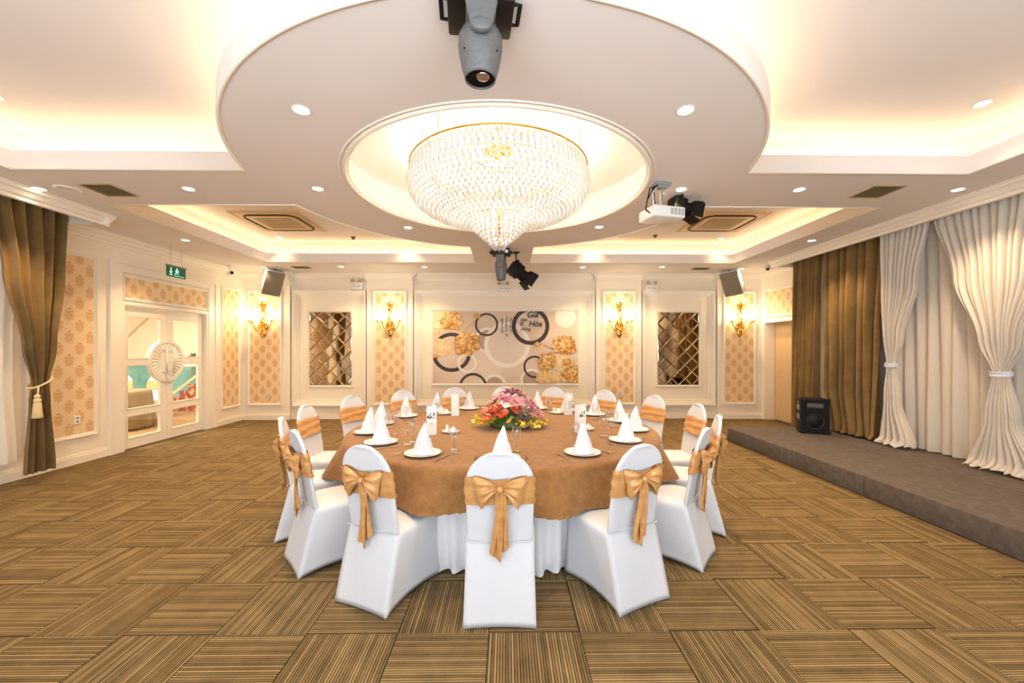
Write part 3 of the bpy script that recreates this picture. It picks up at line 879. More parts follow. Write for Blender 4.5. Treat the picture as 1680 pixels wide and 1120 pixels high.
# ================================================================== CHAIRS
def back_y(z): return -0.175 - 0.10*((z-0.44)/0.54)**1.15 if z > 0.44 else -0.175
def back_hw(z):
    if z < 0.79: return lerp(0.192, 0.198, (z-0.44)/0.35)
    k = (z-0.79)/0.195
    return 0.198*math.sqrt(max(0.0, 1-k*k))
def back_section(a, hw, hd, z, off=0.0):
    c, s = math.cos(a), math.sin(a)
    e = 0.55
    x = (hw+off)*math.copysign(abs(c)**e, c)
    dd = hd + off
    y = dd*math.copysign(abs(s)**0.75, s)
    if off == 0 and hw > 0.08: y *= 1 - 0.50*(1-(abs(x)/max(hw, 1e-4))**4)
    return x, y
def chair_meshes():
    M = {}
    # cover: skirt from seat to the four feet + seat top
    top = [(0.200, 0.235), (-0.200, 0.235), (-0.197, -0.185), (0.197, -0.185)]
    bot = [(0.212, 0.255), (-0.212, 0.255), (-0.205, -0.300), (0.205, -0.300)]
    N = 14; rows = 14
    def loop(v):
        pts = []
        for i in range(4):
            A, B = i, (i+1) % 4
            for k in range(N):
                s = 2*k/N - 1
                t = (k/N)
                def corner(j):
                    tx, ty = top[j]; bx_, by = bot[j]
                    w = v**0.9
                    if j in (0, 1): w = v**1.6        # front legs drop steeply
                    return lerp(tx, bx_, w), lerp(ty, by, w)
                ax, ay = corner(A); bx2, by2 = corner(B)
                x, y = lerp(ax, bx2, t), lerp(ay, by2, t)
                bow = lerp(-0.016, 0.022 if i in (1, 3) else (0.020 if i == 0 else 0.007), min(1, v*1.15))*(1-s*s)
                nx, ny = [(0, -1), (1, 0), (0, 1), (-1, 0)][i]
                x += nx*bow; y += ny*bow
                zb = (0.026 if i in (1, 3) else (0.03 if i == 0 else 0.006))*(1-s*s)**0.8
                z = lerp(0.425, 0.004 + zb, v)
                # rounded seat edge
                pts.append((x, y, z))
        return pts
    mb = MB(); n = 4*N
    L = []
    for sc, zz in ((0.0, 0.466), (0.45, 0.465), (0.75, 0.461), (0.90, 0.454), (0.965, 0.443)):
        base = loop(0)
        cx_, cy_ = 0.0, 0.025
        L.append([(cx_+(x-cx_)*sc, cy_+(y-cy_)*sc, zz) for x, y, z in base])
    for j in range(rows+1): L.append(loop(j/rows))
    inn = [(x*0.96, y*0.96, z+0.006) for x, y, z in L[-1]]; L.append(inn)
    vs_ = [p for l in L for p in l]
    fs = []
    for j in range(len(L)-1):
        for i in range(n):
            i2 = (i+1) % n
            fs.append((j*n+i, (j+1)*n+i, (j+1)*n+i2, j*n+i2))
    mb.add(vs_, fs)
    M['seat_cover'] = mb.mesh('seat_cover', SPANDEX, True)
    # backrest
    mb = MB(); ns = 40
    zs = [0.44+0.35*k/8 for k in range(9)] + [0.79+0.195*math.sin(PI/2*k/10) for k in range(1, 11)]
    secs = []
    for z in zs:
        hw = max(back_hw(z), 0.004)
        hd = 0.024 if hw > 0.05 else 0.024*max(0.35, hw/0.05)
        secs.append([(lambda xy: (xy[0], back_y(z)+xy[1], z))(back_section(2*PI*i/ns, hw, hd, z)) for i in range(ns)])
    vs_ = [p for s in secs for p in s]; fs = []
    for j in range(len(secs)-1):
        for i in range(ns):
            i2 = (i+1) % ns; fs.append((j*ns+i, j*ns+i2, (j+1)*ns+i2, (j+1)*ns+i))
    fs.append(tuple((len(secs)-1)*ns+i for i in range(ns)))
    # hem seam across the back where the backrest cover meets the skirt
    mb.add(vs_, fs)
    mb.tube([(x, -0.202-0.006*(1-(x/0.2)**2), 0.452-0.012*(1-(x/0.2)**2)) for x in [(-0.195+0.39*k/16) for k in range(17)]], 0.0035, 6)
    M['backrest'] = mb.mesh('backrest', SPANDEX, True)
    # sash band
    mb = MB(); rows = 10; ns = 72
    def band(u, v):
        a = 2*PI*u
        z = lerp(0.675, 0.845, v)
        hw = back_hw(z); off = 0.006 + 0.0035*math.sin(v*16+1.5*math.sin(a*2)) + 0.0015*math.sin(a*5+v*9)
        x, y = back_section(a, hw, 0.026, z, max(0.003, off))
        ruff = 0.0
        if math.sin(a) < -0.15:                       # gathered on the rear
            g = (-math.sin(a)-0.15)/0.85
            ruff = g
            y -= 0.006*g*abs(math.sin(x*220+v*2))
        z += 0.012*math.sin(x*14+0.6) * (1-ruff) * 0.5
        if v > 0.93: z += ruff*0.010*math.sin(x*260); y -= ruff*0.008
        z -= ruff*0.018*v*(1-abs(x)/0.2)
        return (x, back_y(min(z, 0.95))+y, z)
    mb.grid(band, ns*2, rows, wrap=True)
    M['sash'] = mb.mesh('sash', SATIN, True)
    # bow loops: two-sided puffed fan from the knot
    yk = back_y(0.775)-0.050
    def bow(sgn):
        mb = MB()
        def sheet(back):
            def fn(u, v):
                # u along from knot to outer end, v from lower edge to upper edge
                zu = lerp(0.788, 0.848, u**0.8) + 0.010*math.sin(PI*u)
                zl = lerp(0.764, 0.690, u) - 0.040*math.sin(PI*min(1, u*0.72))*u
                x = sgn*(0.010 + 0.138*u - 0.045*u*u*(1-v)**2 + 0.004*math.sin(v*9)*u)
                z = lerp(zl, zu, v)
                fold = 0.010*math.sin(v*17+1.0*u+sgn)*(0.5+0.5*math.sin(PI*min(1,u*0.8+0.2)))*(1-0.35*u)
                puff = 0.042*math.sin(PI*min(1, u*1.02)*0.92)*math.sin(PI*(0.12+0.76*v))
                y = yk + 0.004 - puff - fold if not back else yk + 0.018 + 0.010*math.sin(v*9)*u
                if u > 0.97: y = yk + 0.006 - 0.3*fold
                return (x, y, z)
            return fn
        mb.grid(sheet(False), 16, 24); mb.grid(sheet(True), 16, 24)
        return mb.mesh('bow_loop', SATIN, True)
    M['bow_l'] = bow(-1); M['bow_r'] = bow(1)
    mb = MB()
    def kn(u, v):
        a = 2*PI*u; b = PI*(v-0.5)
        return (0.022*math.cos(a)*math.cos(b)*(1+0.1*math.sin(6*a)), yk-0.006+0.020*math.sin(a)*math.cos(b), 0.776+0.021*math.sin(b))
    mb.grid(kn, 16, 8, wrap=True)
    M['knot'] = mb.mesh('knot', SATIN, True)
    def tail(sgn, length, w0, w1, dx):
        mb = MB()
        def sheet(th):
            def fn(u, v):
                z0 = 0.772 - length*v
                w = lerp(w0, w1, min(1, v*1.25)**0.8)
                xx = (u-0.5)*w
                z = z0 - (0.05*(0.5-sgn*(u-0.5)) if v > 0.75 else 0)*((v-0.75)/0.25 if v > 0.75 else 0)
                yb = back_y(max(z, 0.44)) - 0.052 - 0.03*ss(v)
                y = yb + 0.010*math.sin(u*9+v*4+sgn)*(0.4+v*0.6) + th
                x = sgn*dx*ss(v*1.5) + xx + 0.010*math.sin(v*5+sgn) + sgn*0.008
                return (x, y, z)
            return fn
        mb.grid(sheet(0.0), 10, 24); mb.grid(sheet(0.006), 10, 24)
        return mb.mesh('tail', SATIN, True)
    M['tail_a'] = tail(-1, 0.370, 0.022, 0.064, 0.010); M['tail_b'] = tail(1, 0.335, 0.022, 0.066, 0.016)
    return M
CM = chair_meshes()
def make_chair(loc, rz, label, group):
    e = empty('banquet_chair', loc, rz, label, 'chair', group)
    inst('seat_cover', CM['seat_cover'], e); inst('backrest', CM['backrest'], e)
    s = tag(inst('sash', CM['sash'], e), 'gold satin sash tied round the backrest')
    inst('knot', CM['knot'], s); inst('bow_loop', CM['bow_l'], s); inst('bow_loop', CM['bow_r'], s)
    inst('tail', CM['tail_a'], s); inst('tail', CM['tail_b'], s)
    return e
seatL = [25.5, 49.5, 69, 92, 115, 137, 159]
seatR = [26.5, 51, 71, 92, 115, 137, 159]
radL = [1.655, 1.68, 1.74, 1.80, 1.83, 1.83, 1.83]
radR = [1.67, 1.67, 1.74, 1.80, 1.83, 1.83, 1.83]
numw = ['one', 'two', 'three', 'four', 'five', 'six', 'seven']
SEATS = [(0.0, 1.64, 'front')]
for k in range(7): SEATS.append((-seatL[k], radL[k], 'L%d' % k)); SEATS.append((seatR[k], radR[k], 'R%d' % k))
SEATS.append((180.0, 1.83, 'back'))
def seat_words(code):
    if code == 'front': return 'nearest the camera'
    if code == 'back': return 'farthest from the camera'
    return '%s %s to the %s of the front one' % (numw[int(code[1])], 'place' if code[1] == '0' else 'places', 'left' if code[0] == 'L' else 'right')
for deg, r, code in SEATS:
    a = math.radians(deg)
    x, y = TX + r*math.sin(a), TY - r*math.cos(a)
    make_chair((x, y, 0), a, 'white covered chair with gold bow, ' + seat_words(code), 'chairs round the banquet table')
# ================================================================== PLACE SETTINGS
ZT = 0.7645
plate_me = MB().lathe([(0,0.0),(0.075,0.0),(0.085,0.003),(0.135,0.016),(0.140,0.0185),(0.139,0.021),(0.130,0.019),(0.088,0.008),(0.08,0.006),(0,0.006)], 48).mesh('dinner_plate', PORC, True)
def napkin_mesh(seed):
    rnd = random.Random(seed); p1 = rnd.uniform(0, 6)
    mb = MB()
    H = 0.235
    lx, ly = 0.022*math.cos(p1), 0.012*math.sin(p1)
    def fn(u, v):
        a = 2*PI*u*1.12 + p1
        k = (1-v)
        r = 0.064*(0.35*k + 0.65*k**0.7)*(1+0.10*u) + 0.002
        r *= 1 + 0.10*math.sin(3*a+p1+v)*(0.3+0.7*k) + 0.05*math.sin(7*a+v*6)
        return (r*math.cos(a)*1.10 + lx*v*v, r*math.sin(a)*0.85 + ly*v*v, H*v*(1+0.02*math.sin(a*2)))
    mb.grid(fn, 64, 18)
    # folded flap wrapped over the front
    def flap(u, v):
        a = -PI*0.8 + u*PI*0.9
        vv = v*0.8*(1-0.45*u)
        k = 1 - vv
        r = (0.064*(0.35*k + 0.65*k**0.7)+0.002)*1.17 + 0.004
        return (r*math.cos(a)*1.10 + lx*vv*vv, r*math.sin(a)*0.85 + ly*vv*vv, H*vv + 0.002)
    mb.grid(flap, 18, 12)
    return mb.mesh('folded_napkin', NAPKIN, True)
napkin_mes = [napkin_mesh(s) for s in (1, 2, 3)]
def wine_mesh(h, rb, stem, name):
    hb = h*stem
    prof = [(0.0,0.002),(0.034,0.0),(0.035,0.003),(0.02,0.006),(0.006,0.012),(0.0045,0.03),(0.0045,hb-0.012),(0.008,hb),(rb*0.62,hb+0.016),(rb*0.95,hb+0.042),(rb,hb+0.06),(rb*0.92,hb+(h-hb)*0.78),(rb*0.74,h)]
    return MB().lathe(prof, 28).mesh(name, GLASS, True)
wine_me = wine_mesh(0.195, 0.038, 0.42, 'wine_glass'); small_me = wine_mesh(0.155, 0.030, 0.42, 'small_goblet')
def fork_mesh():
    mb = MB()
    def strip(pts):
        n = len(pts)
        L = [(x-w, y, z) for x, y, z, w in pts]; R = [(x+w, y, z) for x, y, z, w in pts]
        L2 = [(x, y, z-0.002) for x, y, z in L]; R2 = [(x, y, z-0.002) for x, y, z in R]
        fs = []
        for i in range(n-1):
            fs += [(i, n+i, n+i+1, i+1), (2*n+i, 2*n+i+1, 3*n+i+1, 3*n+i), (i, i+1, 2*n+i+1, 2*n+i), (n+i, 3*n+i, 3*n+i+1, n+i+1)]
        fs += [(0, 2*n, 3*n, n), (n-1, 2*n-1, 4*n-1, 3*n-1)]
        mb.add(L+R+L2+R2, fs)
    strip([(0,-0.10,0.003,0.007),(0,-0.05,0.003,0.006),(0,0.01,0.006,0.003),(0,0.04,0.008,0.004),(0,0.055,0.006,0.011),(0,0.065,0.005,0.012)])
    for x in (-0.0095, -0.0032, 0.0032, 0.0095): strip([(x,0.063,0.005,0.0018),(x,0.085,0.005,0.0016),(x,0.10,0.008,0.0008)])
    return mb.mesh('fork', STEEL)
def knife_mesh():
    mb = MB()
    poly = [(-0.007,-0.11),(0.007,-0.11),(0.006,-0.02),(0.008,0.0),(0.010,0.05),(0.007,0.085),(-0.004,0.105),(-0.005,0.0),(-0.006,-0.02)]
    mb.prism(poly, 0.0008, 0.0035)
    mb.bbox(-0.0065, 0.0065, -0.11, -0.022, 0.0005, 0.006, 0.002)
    return mb.mesh('knife', STEEL)
fork_me, knife_me = fork_mesh(), knife_mesh()
plL = [28, 54, 76, 96, 118, 139, 159]
plR = [29, 57, 80, 102, 123, 142, 160]
PLACES = [(0.0, 'front')] + [(-plL[k], 'L%d' % k) for k in range(7)] + [(plR[k], 'R%d' % k) for k in range(7)] + [(180.0, 'back')]
def pol(deg, r, tang=0.0, z=ZT):
    a = math.radians(deg)
    rx, ry = math.sin(a), -math.cos(a)
    return (TX + r*rx + tang*ry*-1, TY + r*ry + tang*rx, z), a
rr = random.Random(21)
for i, (deg, code) in enumerate(PLACES):
    w = seat_words(code)
    RP = 1.27 if abs(deg) < 70 else 1.31
    p, a = pol(deg, RP)
    o = tag(inst('dinner_plate', plate_me, None, p, (0, 0, a)), 'white dinner plate ' + w, 'plate', 'plates on the banquet table')
    lean = rr.uniform(-0.25, 0.25)
    tag(inst('folded_napkin', napkin_mes[i % 3], None, (p[0], p[1], ZT+0.0075), (0, 0, lean)), 'white cone folded napkin ' + w, 'napkin', 'folded napkins on the plates')
    q, _ = pol(deg, RP, -0.185); tag(inst('fork', fork_me, None, q, (0, 0, a+rr.uniform(-0.15, 0.15))), 'steel fork left of the plate ' + w, 'fork', 'forks on the banquet table')
    q, _ = pol(deg, RP, 0.185); tag(inst('knife', knife_me, None, q, (0, 0, a+rr.uniform(-0.15, 0.15))), 'steel knife right of the plate ' + w, 'knife', 'knives on the banquet table')
    q, _ = pol(deg, RP-0.235, 0.115); tag(inst('wine_glass', wine_me, None, q), 'tall stemmed wine glass ' + w, 'glass', 'wine glasses on the banquet table')
    q, _ = pol(deg, RP-0.165, 0.175 if i % 3 else 0.03 + 0.01*i); tag(inst('small_goblet', small_me, None, (q[0], q[1], q[2])), 'small stemmed goblet ' + w, 'glass', 'small goblets on the banquet table')

# tent cards and small condiment dishes
CARD = pm('card_white', srgb(246,244,240), 0.5)
INK = pm('card_ink', srgb(70,64,58), 0.6)
INKG = pm('card_grey', srgb(170,164,156), 0.6)
cards = [(-0.70, 3.78, 0.15, True, 'with a dark ink picture, front left of the flowers', 0.27), (-0.62, 4.86, -0.05, False, 'plain side showing, back left of the flowers', 0.26), (0.76, 4.92, 0.55, False, 'with faint print, back right of the flowers', 0.26), (0.72, 3.86, 0.6, True, 'with a dark ink picture, front right of the flowers', 0.27)]
for x, y, rz, pic, lb, h in cards:
    e = empty('menu_card', (x, y, ZT), rz, 'tall white folded menu card ' + lb, 'menu card', 'menu cards on the banquet table')
    hw, dp, t = 0.045, 0.055, 0.0015
    b = MB()
    b.box(-hw, hw, -t, t, 0, h); b.box(hw-2*t, hw, 0, dp, 0, h); b.box(-hw, -hw+2*t, 0, dp, 0, h)
    b.build('folded_card', CARD, e)
    ink = MB()
    if pic:
        r5 = random.Random(4)
        z0 = h*0.56
        for k in range(26):
            cx_ = r5.uniform(-hw+0.01, hw-0.016); cz_ = z0 + r5.uniform(0, 0.055); s_ = r5.uniform(0.004, 0.013); an = r5.uniform(0, 3)
            ink.add([(cx_+s_*math.cos(an+q*2.1), -t-0.0006-k*1e-5, cz_+0.8*s_*math.sin(an+q*2.1)) for q in range(3)], [(0, 1, 2)])
        ink.build('ink_picture', INK, e)
        ln = MB()
        for k in range(3): ln.box(-0.02, 0.02, -t-0.0008, -t, h*0.42-k*0.012, h*0.42-k*0.012+0.003)
        ln.build('printed_lines', INKG, e)
    elif 'faint' in lb:
        for k in range(5): ink.box(-0.025+0.004*k, 0.025-0.003*k, -t-0.0008, -t, h*0.62-k*0.02, h*0.62-k*0.02+0.004)
        ink.build('printed_lines', INKG, e)
dishes = [(-0.54, 3.90, 'front left of the flowers'), (-0.76, 5.0, 'back left of the flowers'), (0.62, 5.04, 'back right of the flowers'), (0.78, 4.02, 'front right of the flowers')]
dish_me = MB().lathe([(0,0),(0.045,0),(0.05,0.004),(0.085,0.014),(0.087,0.018),(0.08,0.018),(0.048,0.008),(0,0.008)], 32).mesh('dish', PORC, True)
pot_me = MB().lathe([(0,0.0),(0.026,0.0),(0.031,0.006),(0.033,0.02),(0.030,0.03),(0.031,0.032),(0.026,0.038),(0.008,0.044),(0.006,0.05),(0.008,0.055),(0.0,0.058)], 24).mesh('sauce_pot', PORC, True)
shak_me = MB().lathe([(0,0),(0.014,0),(0.016,0.004),(0.013,0.03),(0.015,0.052),(0.012,0.060),(0,0.063)], 16).mesh('toothpick_pot', PORC, True)
for x, y, lb in dishes:
    e = empty('condiment_dish', (x, y, ZT), 0, 'small white condiment dish and pots ' + lb, 'dish', 'condiment dishes on the banquet table')
    inst('saucer', dish_me, e); inst('sauce_pot', pot_me, e, (0.025, -0.01, 0.008)); inst('toothpick_pot', shak_me, e, (-0.035, 0.015, 0.009))

# ================================================================== FLOWERS
fl = empty('flower_arrangement', (0.03, 4.22, ZT), 0, 'low table arrangement of pink lilies, red anthuriums and yellow orchids', 'flowers')
def varied(name, c1, c2, sc=8, rough=0.5, **k):
    m = pm(name, c1, rough, **k); t = NT(m)
    f = t.noise(sc, 3, 0.6, t.coord('Object'))
    r = t.new('ShaderNodeObjectInfo').outputs['Random']
    g = t.math('ADD', t.math('MULTIPLY', f, 0.6), t.math('MULTIPLY', r, 0.4))
    t.base(t.ramp(g, [(0.2, c1), (0.8, c2)]))
    return m
LILY = varied('lily_pink', srgb(178,84,116), srgb(228,172,188), 20)
ANTH = varied('anthurium_red', srgb(150,38,26), srgb(204,84,56), 6, 0.25)
ORCH = varied('orchid_yellow', srgb(222,178,20), srgb(250,230,90), 10)
LEAF = varied('leaf_green', srgb(38,66,22), srgb(110,134,50), 8, 0.45)
LIME = varied('leaf_lime', srgb(140,150,40), srgb(196,196,80), 8, 0.5)
PURP = varied('statice_purple', srgb(74,66,78), srgb(140,128,136), 8, 0.7)
WHITEF = varied('white_blossom', srgb(226,210,216), srgb(250,244,244), 8, 0.6)
SPAD = pm('spadix_cream', srgb(236,216,170), 0.5)
def petal(mb, L, W, ang, tilt, curl, mi=0, nu=4, nv=6, cup=0.2):
    ca, sa = math.cos(ang), math.sin(ang)
    def fn(u, v):
        t = v
        w = W*math.sin(PI*min(1, 0.08+0.92*t)**0.8)*(1-0.15*t)
        x = (u-0.5)*2*w
        r = L*t
        el = tilt + curl*t
        y = r*math.cos(el) ; z = r*math.sin(tilt + curl*t*0.5) + cup*abs(u-0.5)*2*w
        return (y*ca - x*sa, y*sa + x*ca, z)
    mb.grid(fn, nu, nv, mi)
def lily_mesh():
    mb = MB()
    for k in range(6): petal(mb, 0.085+0.008*(k % 2), 0.024, k*PI/3, 0.85, -1.0, 0)
    for k in range(5):
        a = k*2*PI/5
        mb.tube([(0,0,0), (0.02*math.cos(a),0.02*math.sin(a),0.04), (0.032*math.cos(a),0.032*math.sin(a),0.06)], 0.0015, 4, 1)
    return mb.mesh('lily', [LILY, SPAD], True)
def anth_mesh():
    mb = MB()
    def fn(u, v):
        a = (u-0.5)*2*PI
        R = 0.06*(1.0 - 0.28*math.cos(a)**8*(1 if math.cos(a) < 0 else 0) + 0.28*max(0, math.cos(a))**6)
        r = R*v
        return (r*math.cos(a), r*math.sin(a)*0.9, 0.016*v*v + 0.004*math.sin(3*a)*v)
    mb.grid(fn, 28, 5)
    return mb.mesh('anthurium', ANTH, True)
def spadix_mesh():
    return MB().tube([(-0.015,0,0.004),(-0.005,0,0.02),(0.01,0,0.036),(0.02,0,0.045)], [0.006,0.0065,0.005,0.002], 8).mesh('spadix', SPAD, True)
def orch_mesh():
    mb = MB()
    for k in range(5): petal(mb, 0.022, 0.010, k*2*PI/5, 0.35, -0.5, 0, 3, 3)
    mb.sphere((0,0,0.006), 0.005, nu=6, nv=4, mi=0)
    return mb.mesh('orchid', ORCH, True)
def leaf_mesh():
    mb = MB(); petal(mb, 0.13, 0.022, 0, 0.5, -0.9, 0, 4, 8, 0.3); return mb.mesh('leaf', LEAF, True)
def lime_mesh():
    mb = MB(); petal(mb, 0.09, 0.010, 0, 0.5, -0.8, 0, 3, 6, 0.3); return mb.mesh('leaf', LIME, True)
def tuft_mesh(mat, nm):
    mb = MB(); r6 = random.Random(9)
    for k in range(16):
        d = Vector((r6.gauss(0,1), r6.gauss(0,1), abs(r6.gauss(0,1))+0.3)).normalized()
        p = d*r6.uniform(0.02, 0.04)
        mb.tube([(0,0,0), p], 0.001, 3)
        mb.sphere(p, 0.006, nu=5, nv=4)
    return mb.mesh(nm, mat, True)
lm, am, sm_, om, lfm, lim, tf, tw_ = lily_mesh(), anth_mesh(), spadix_mesh(), orch_mesh(), leaf_mesh(), lime_mesh(), tuft_mesh(PURP, 'statice'), tuft_mesh(WHITEF, 'white_filler')
FR = random.Random(31)
# foam base
MB().lathe([(0,0),(0.20,0),(0.22,0.03),(0.18,0.10),(0.1,0.17),(0,0.2)], 24).build('foam_base', LEAF, fl, smooth=True)
def dome_rot(x, y, tz=0.5, spin=None):
    a = math.atan2(y, x); r = math.hypot(x, y)
    tilt = min(1.4, tz*r/0.2)
    return Matrix.Rotation(a, 4, 'Z') @ Matrix.Rotation(tilt, 4, 'Y') @ Matrix.Rotation(FR.uniform(0, 6.28) if spin is None else spin, 4, 'Z')
def put_f(me, name, x, y, z, tilt, sc=1.0, spin=None):
    o = inst(name, me, fl); o.rotation_euler = dome_rot(x, y, tilt, spin).to_euler(); o.location = (x, y, z); o.scale = (sc,)*3
    return o
for x, y, z, sc in [(0.02,-0.02,0.33,1.1),(-0.07,-0.06,0.29,1.15),(0.09,0.0,0.31,1.1),(-0.04,0.07,0.32,1.0),(-0.12,-0.02,0.27,1.0),(0.15,-0.06,0.24,1.2),(0.06,-0.12,0.25,1.0),(0.20,-0.02,0.22,1.1),(0.19,-0.11,0.17,1.1),(0.0,0.02,0.36,1.0),(0.06,0.06,0.34,1.0),(-0.10,0.1,0.27,1.0),(0.24,-0.10,0.14,0.9),(-0.02,-0.11,0.27,1.0)]:
    put_f(lm, 'lily', x*1.15, y*1.1, z*0.98, 0.75, sc*1.1)
for x, y, z, sc, sp in [(-0.13,-0.16,0.20,1.3,0),(-0.21,-0.12,0.18,1.2,0.3),(-0.19,-0.21,0.13,1.35,-0.2),(-0.07,-0.22,0.16,1.25,0.2),(0.06,-0.19,0.19,1.2,0),(-0.24,-0.02,0.17,1.1,0),(-0.17,0.05,0.22,1.1,0),(0.26,0.02,0.18,1.0,0),(0.28,-0.05,0.13,1.0,0),(0.24,0.08,0.2,1.0,0)]:
    o = put_f(am, 'anthurium', x*1.05, y, z, 0.42, sc*0.95, sp); inst('spadix', sm_, o)
SPRAY = MB().tube([(0,0,0.02),(0.08,0,0.035),(0.16,0,0.02),(0.21,0,0.0)], [0.003,0.0025,0.002,0.001], 5).mesh('spray_stem', LIME, True)
for k in range(26):
    a = FR.uniform(PI*0.85, PI*1.95) if k % 4 else FR.uniform(0, 2*PI)
    bx_, by_ = 0.18*math.cos(a), 0.17*math.sin(a)
    hz = FR.uniform(0.012, 0.07); ln = FR.uniform(0.75, 1.1); aa = a + FR.uniform(-0.3, 0.3)
    inst('spray_stem', SPRAY, fl, (bx_, by_, hz), (0, 0, aa), (ln, ln, 1))
    for q in range(6):
        t = 0.05 + 0.15*q/5*ln
        ox, oy = FR.uniform(-0.018, 0.018), FR.uniform(-0.02, 0.02)
        o = inst('orchid', om, fl, (bx_+t*math.cos(aa)-oy*math.sin(aa), by_+t*math.sin(aa)+oy*math.cos(aa), max(0.010, hz+0.03-0.10*max(0, t-0.1)+FR.uniform(-0.008, 0.022))), (FR.uniform(-0.9, 0.9), FR.uniform(-0.9, 0.9), FR.uniform(0, 6)), (FR.uniform(0.9, 1.35),)*3)
for k in range(60):
    a = FR.uniform(0, 2*PI); r = FR.uniform(0.14, 0.28)
    o = inst('leaf', lfm if k % 2 else lim, fl, (r*math.cos(a), r*math.sin(a)*0.9, FR.uniform(0.03, 0.16)), (FR.uniform(-0.4, 0.4), FR.uniform(-0.3, 0.3), a+FR.uniform(-0.6, 0.6)), (FR.uniform(0.7, 1.1),)*3)
for k in range(16):
    x, y = FR.uniform(0.0, 0.2), FR.uniform(-0.27, -0.14)
    put_f(tf, 'statice', x, y, FR.uniform(0.08, 0.2), 0.6, FR.uniform(0.7, 1.1))
for k in range(8):
    a = FR.uniform(-1.2, 0.4); put_f(tw_, 'white_filler', 0.3*math.cos(a), 0.28*math.sin(a), FR.uniform(0.03, 0.09), 0.6, 0.8)

# ================================================================== CHANDELIER
ch = empty('chandelier', (CX, CYC, 2.66), 0, 'huge tiered crystal chandelier hanging in the round dome over the table', 'chandelier')
ZR = 3.46
def chz(z): return z - 2.66
PROF = [(0.905,3.44),(0.935,3.38),(0.945,3.30),(0.925,3.22),(0.875,3.145),(0.79,3.085),(0.68,3.04),(0.56,3.005),(0.45,2.975),(0.36,2.94),(0.29,2.89),(0.225,2.835),(0.165,2.78),(0.115,2.735),(0.075,2.70)]
rg = MB()
rg.tube([(0.93*math.cos(2*PI*k/64), 0.93*math.sin(2*PI*k/64), chz(ZR)) for k in range(64)], 0.010, 6, closed=True)
rg.build('top_ring', GOLD, ch, smooth=True)
rg = MB()
for rr_, zz in ((0.66, 3.44), (0.36, 3.42), (0.30, 2.96), (0.17, 2.82), (0.09, 2.75)):
    rg.tube([(rr_*math.cos(2*PI*k/48), rr_*math.sin(2*PI*k/48), chz(zz)) for k in range(48)], 0.006, 6, closed=True)
for k in range(8):
    a = 2*PI*k/8
    rg.tube([(0.93*math.cos(a), 0.93*math.sin(a), chz(ZR)), (0.05*math.cos(a), 0.05*math.sin(a), chz(ZR))], 0.006, 6)
rg.tube([(0,0,chz(2.76)), (0,0,chz(ZU-0.06))], 0.012, 8)
rg.build('frame', GOLD, ch, smooth=True)
for k in range(8):
    a = 2*PI*k/8+0.2
    MB().tube([(0.93*math.cos(a), 0.93*math.sin(a), chz(ZR)), (0.93*math.cos(a), 0.93*math.sin(a), chz(ZU))], 0.004, 6).build('hanger_rod', GOLD, ch)
MB().lathe([(0,0),(0.14,0),(0.16,-0.012),(0.10,-0.05),(0.03,-0.07),(0,-0.07)], 24, (0,0,chz(ZU))).build('ceiling_rose', GOLD, ch, smooth=True)
def drop_mesh(name, w, h):
    mb = MB(); n = 6
    top = (0,0,0); mid = [(w*math.cos(2*PI*k/n), w*math.sin(2*PI*k/n), -h*0.62) for k in range(n)]; bot = (0,0,-h)
    mb.add([top]+mid+[bot], [(0, 1+k, 1+(k+1) % n) for k in range(n)] + [(n+1, 1+(k+1) % n, 1+k) for k in range(n)])
    return mb
dm = drop_mesh('crystal_drop', 0.021, 0.088).mesh('crystal_drop', CRYSTAL)
drops = []
# arc-length resample of the profile
seg = []
for (r0, z0), (r1, z1) in zip(PROF, PROF[1:]): seg.append((math.hypot(r1-r0, z1-z0), r0, z0, r1, z1))
jit = [random.Random(k*7+1).random() for k in range(60)]
tot = sum(s[0] for s in seg); nt = 27
for k in range(nt+1):
    d = tot*k/nt
    for L_, r0, z0, r1, z1 in seg:
        if d <= L_ + 1e-9: break
        d -= L_
    t = min(1, d/L_); r = lerp(r0, r1, t); z = lerp(z0, z1, t)
    n = max(8, int(2*PI*r/0.060))
    for i in range(n):
        a = 2*PI*(i+jit[k])/n
        drops.append((r*math.cos(a), r*math.sin(a), chz(z)+0.03, a))
# bottom finial cluster and an inner tier of the bowl floor
for r, n in ((0.06, 8), (0.03, 5)):
    for i in range(n): a = 2*PI*i/n; drops.append((r*math.cos(a), r*math.sin(a), 0.045, a))
drops.sort(key=lambda p: p[1] + 0.25*p[2])
stuff = MB(); dmb = drop_mesh('d', 0.021, 0.088)
for k, (x, y, z, a) in enumerate(drops):
    if k < 300: inst('crystal_drop', dm, ch, (x, y, z), (0, 0, a))
    else:
        c, s = math.cos(a), math.sin(a)
        stuff.add([(px*c-py*s+x, px*s+py*c+y, pz+z) for px, py, pz in dmb.v], dmb.f)
o = stuff.build('crystal_drops', CRYSTAL, ch); o['kind'] = 'stuff'
bulb_me = MB().lathe([(0,0.0),(0.008,0.004),(0.016,0.022),(0.014,0.04),(0.004,0.06),(0,0.062)], 10).mesh('bulb', BULB, True)
for rr_, n in ((0.74, 14), (0.45, 8), (0.15, 4)):
    for i in range(n):
        a = 2*PI*i/n + rr_; inst('bulb', bulb_me, ch, (rr_*math.cos(a), rr_*math.sin(a), chz(3.27 if rr_ > 0.3 else 3.1)), (PI, 0, 0))
def point(name, loc, power, color, radius, parent=None):
    l = bpy.data.lights.new(name, 'POINT'); l.energy = power; l.color = color; l.shadow_soft_size = radius
    o = bpy.data.objects.new(name, l); o.location = loc; COL.objects.link(o)
    if parent: o.parent = parent
    return o
WARM = (1.0, 0.72, 0.44)
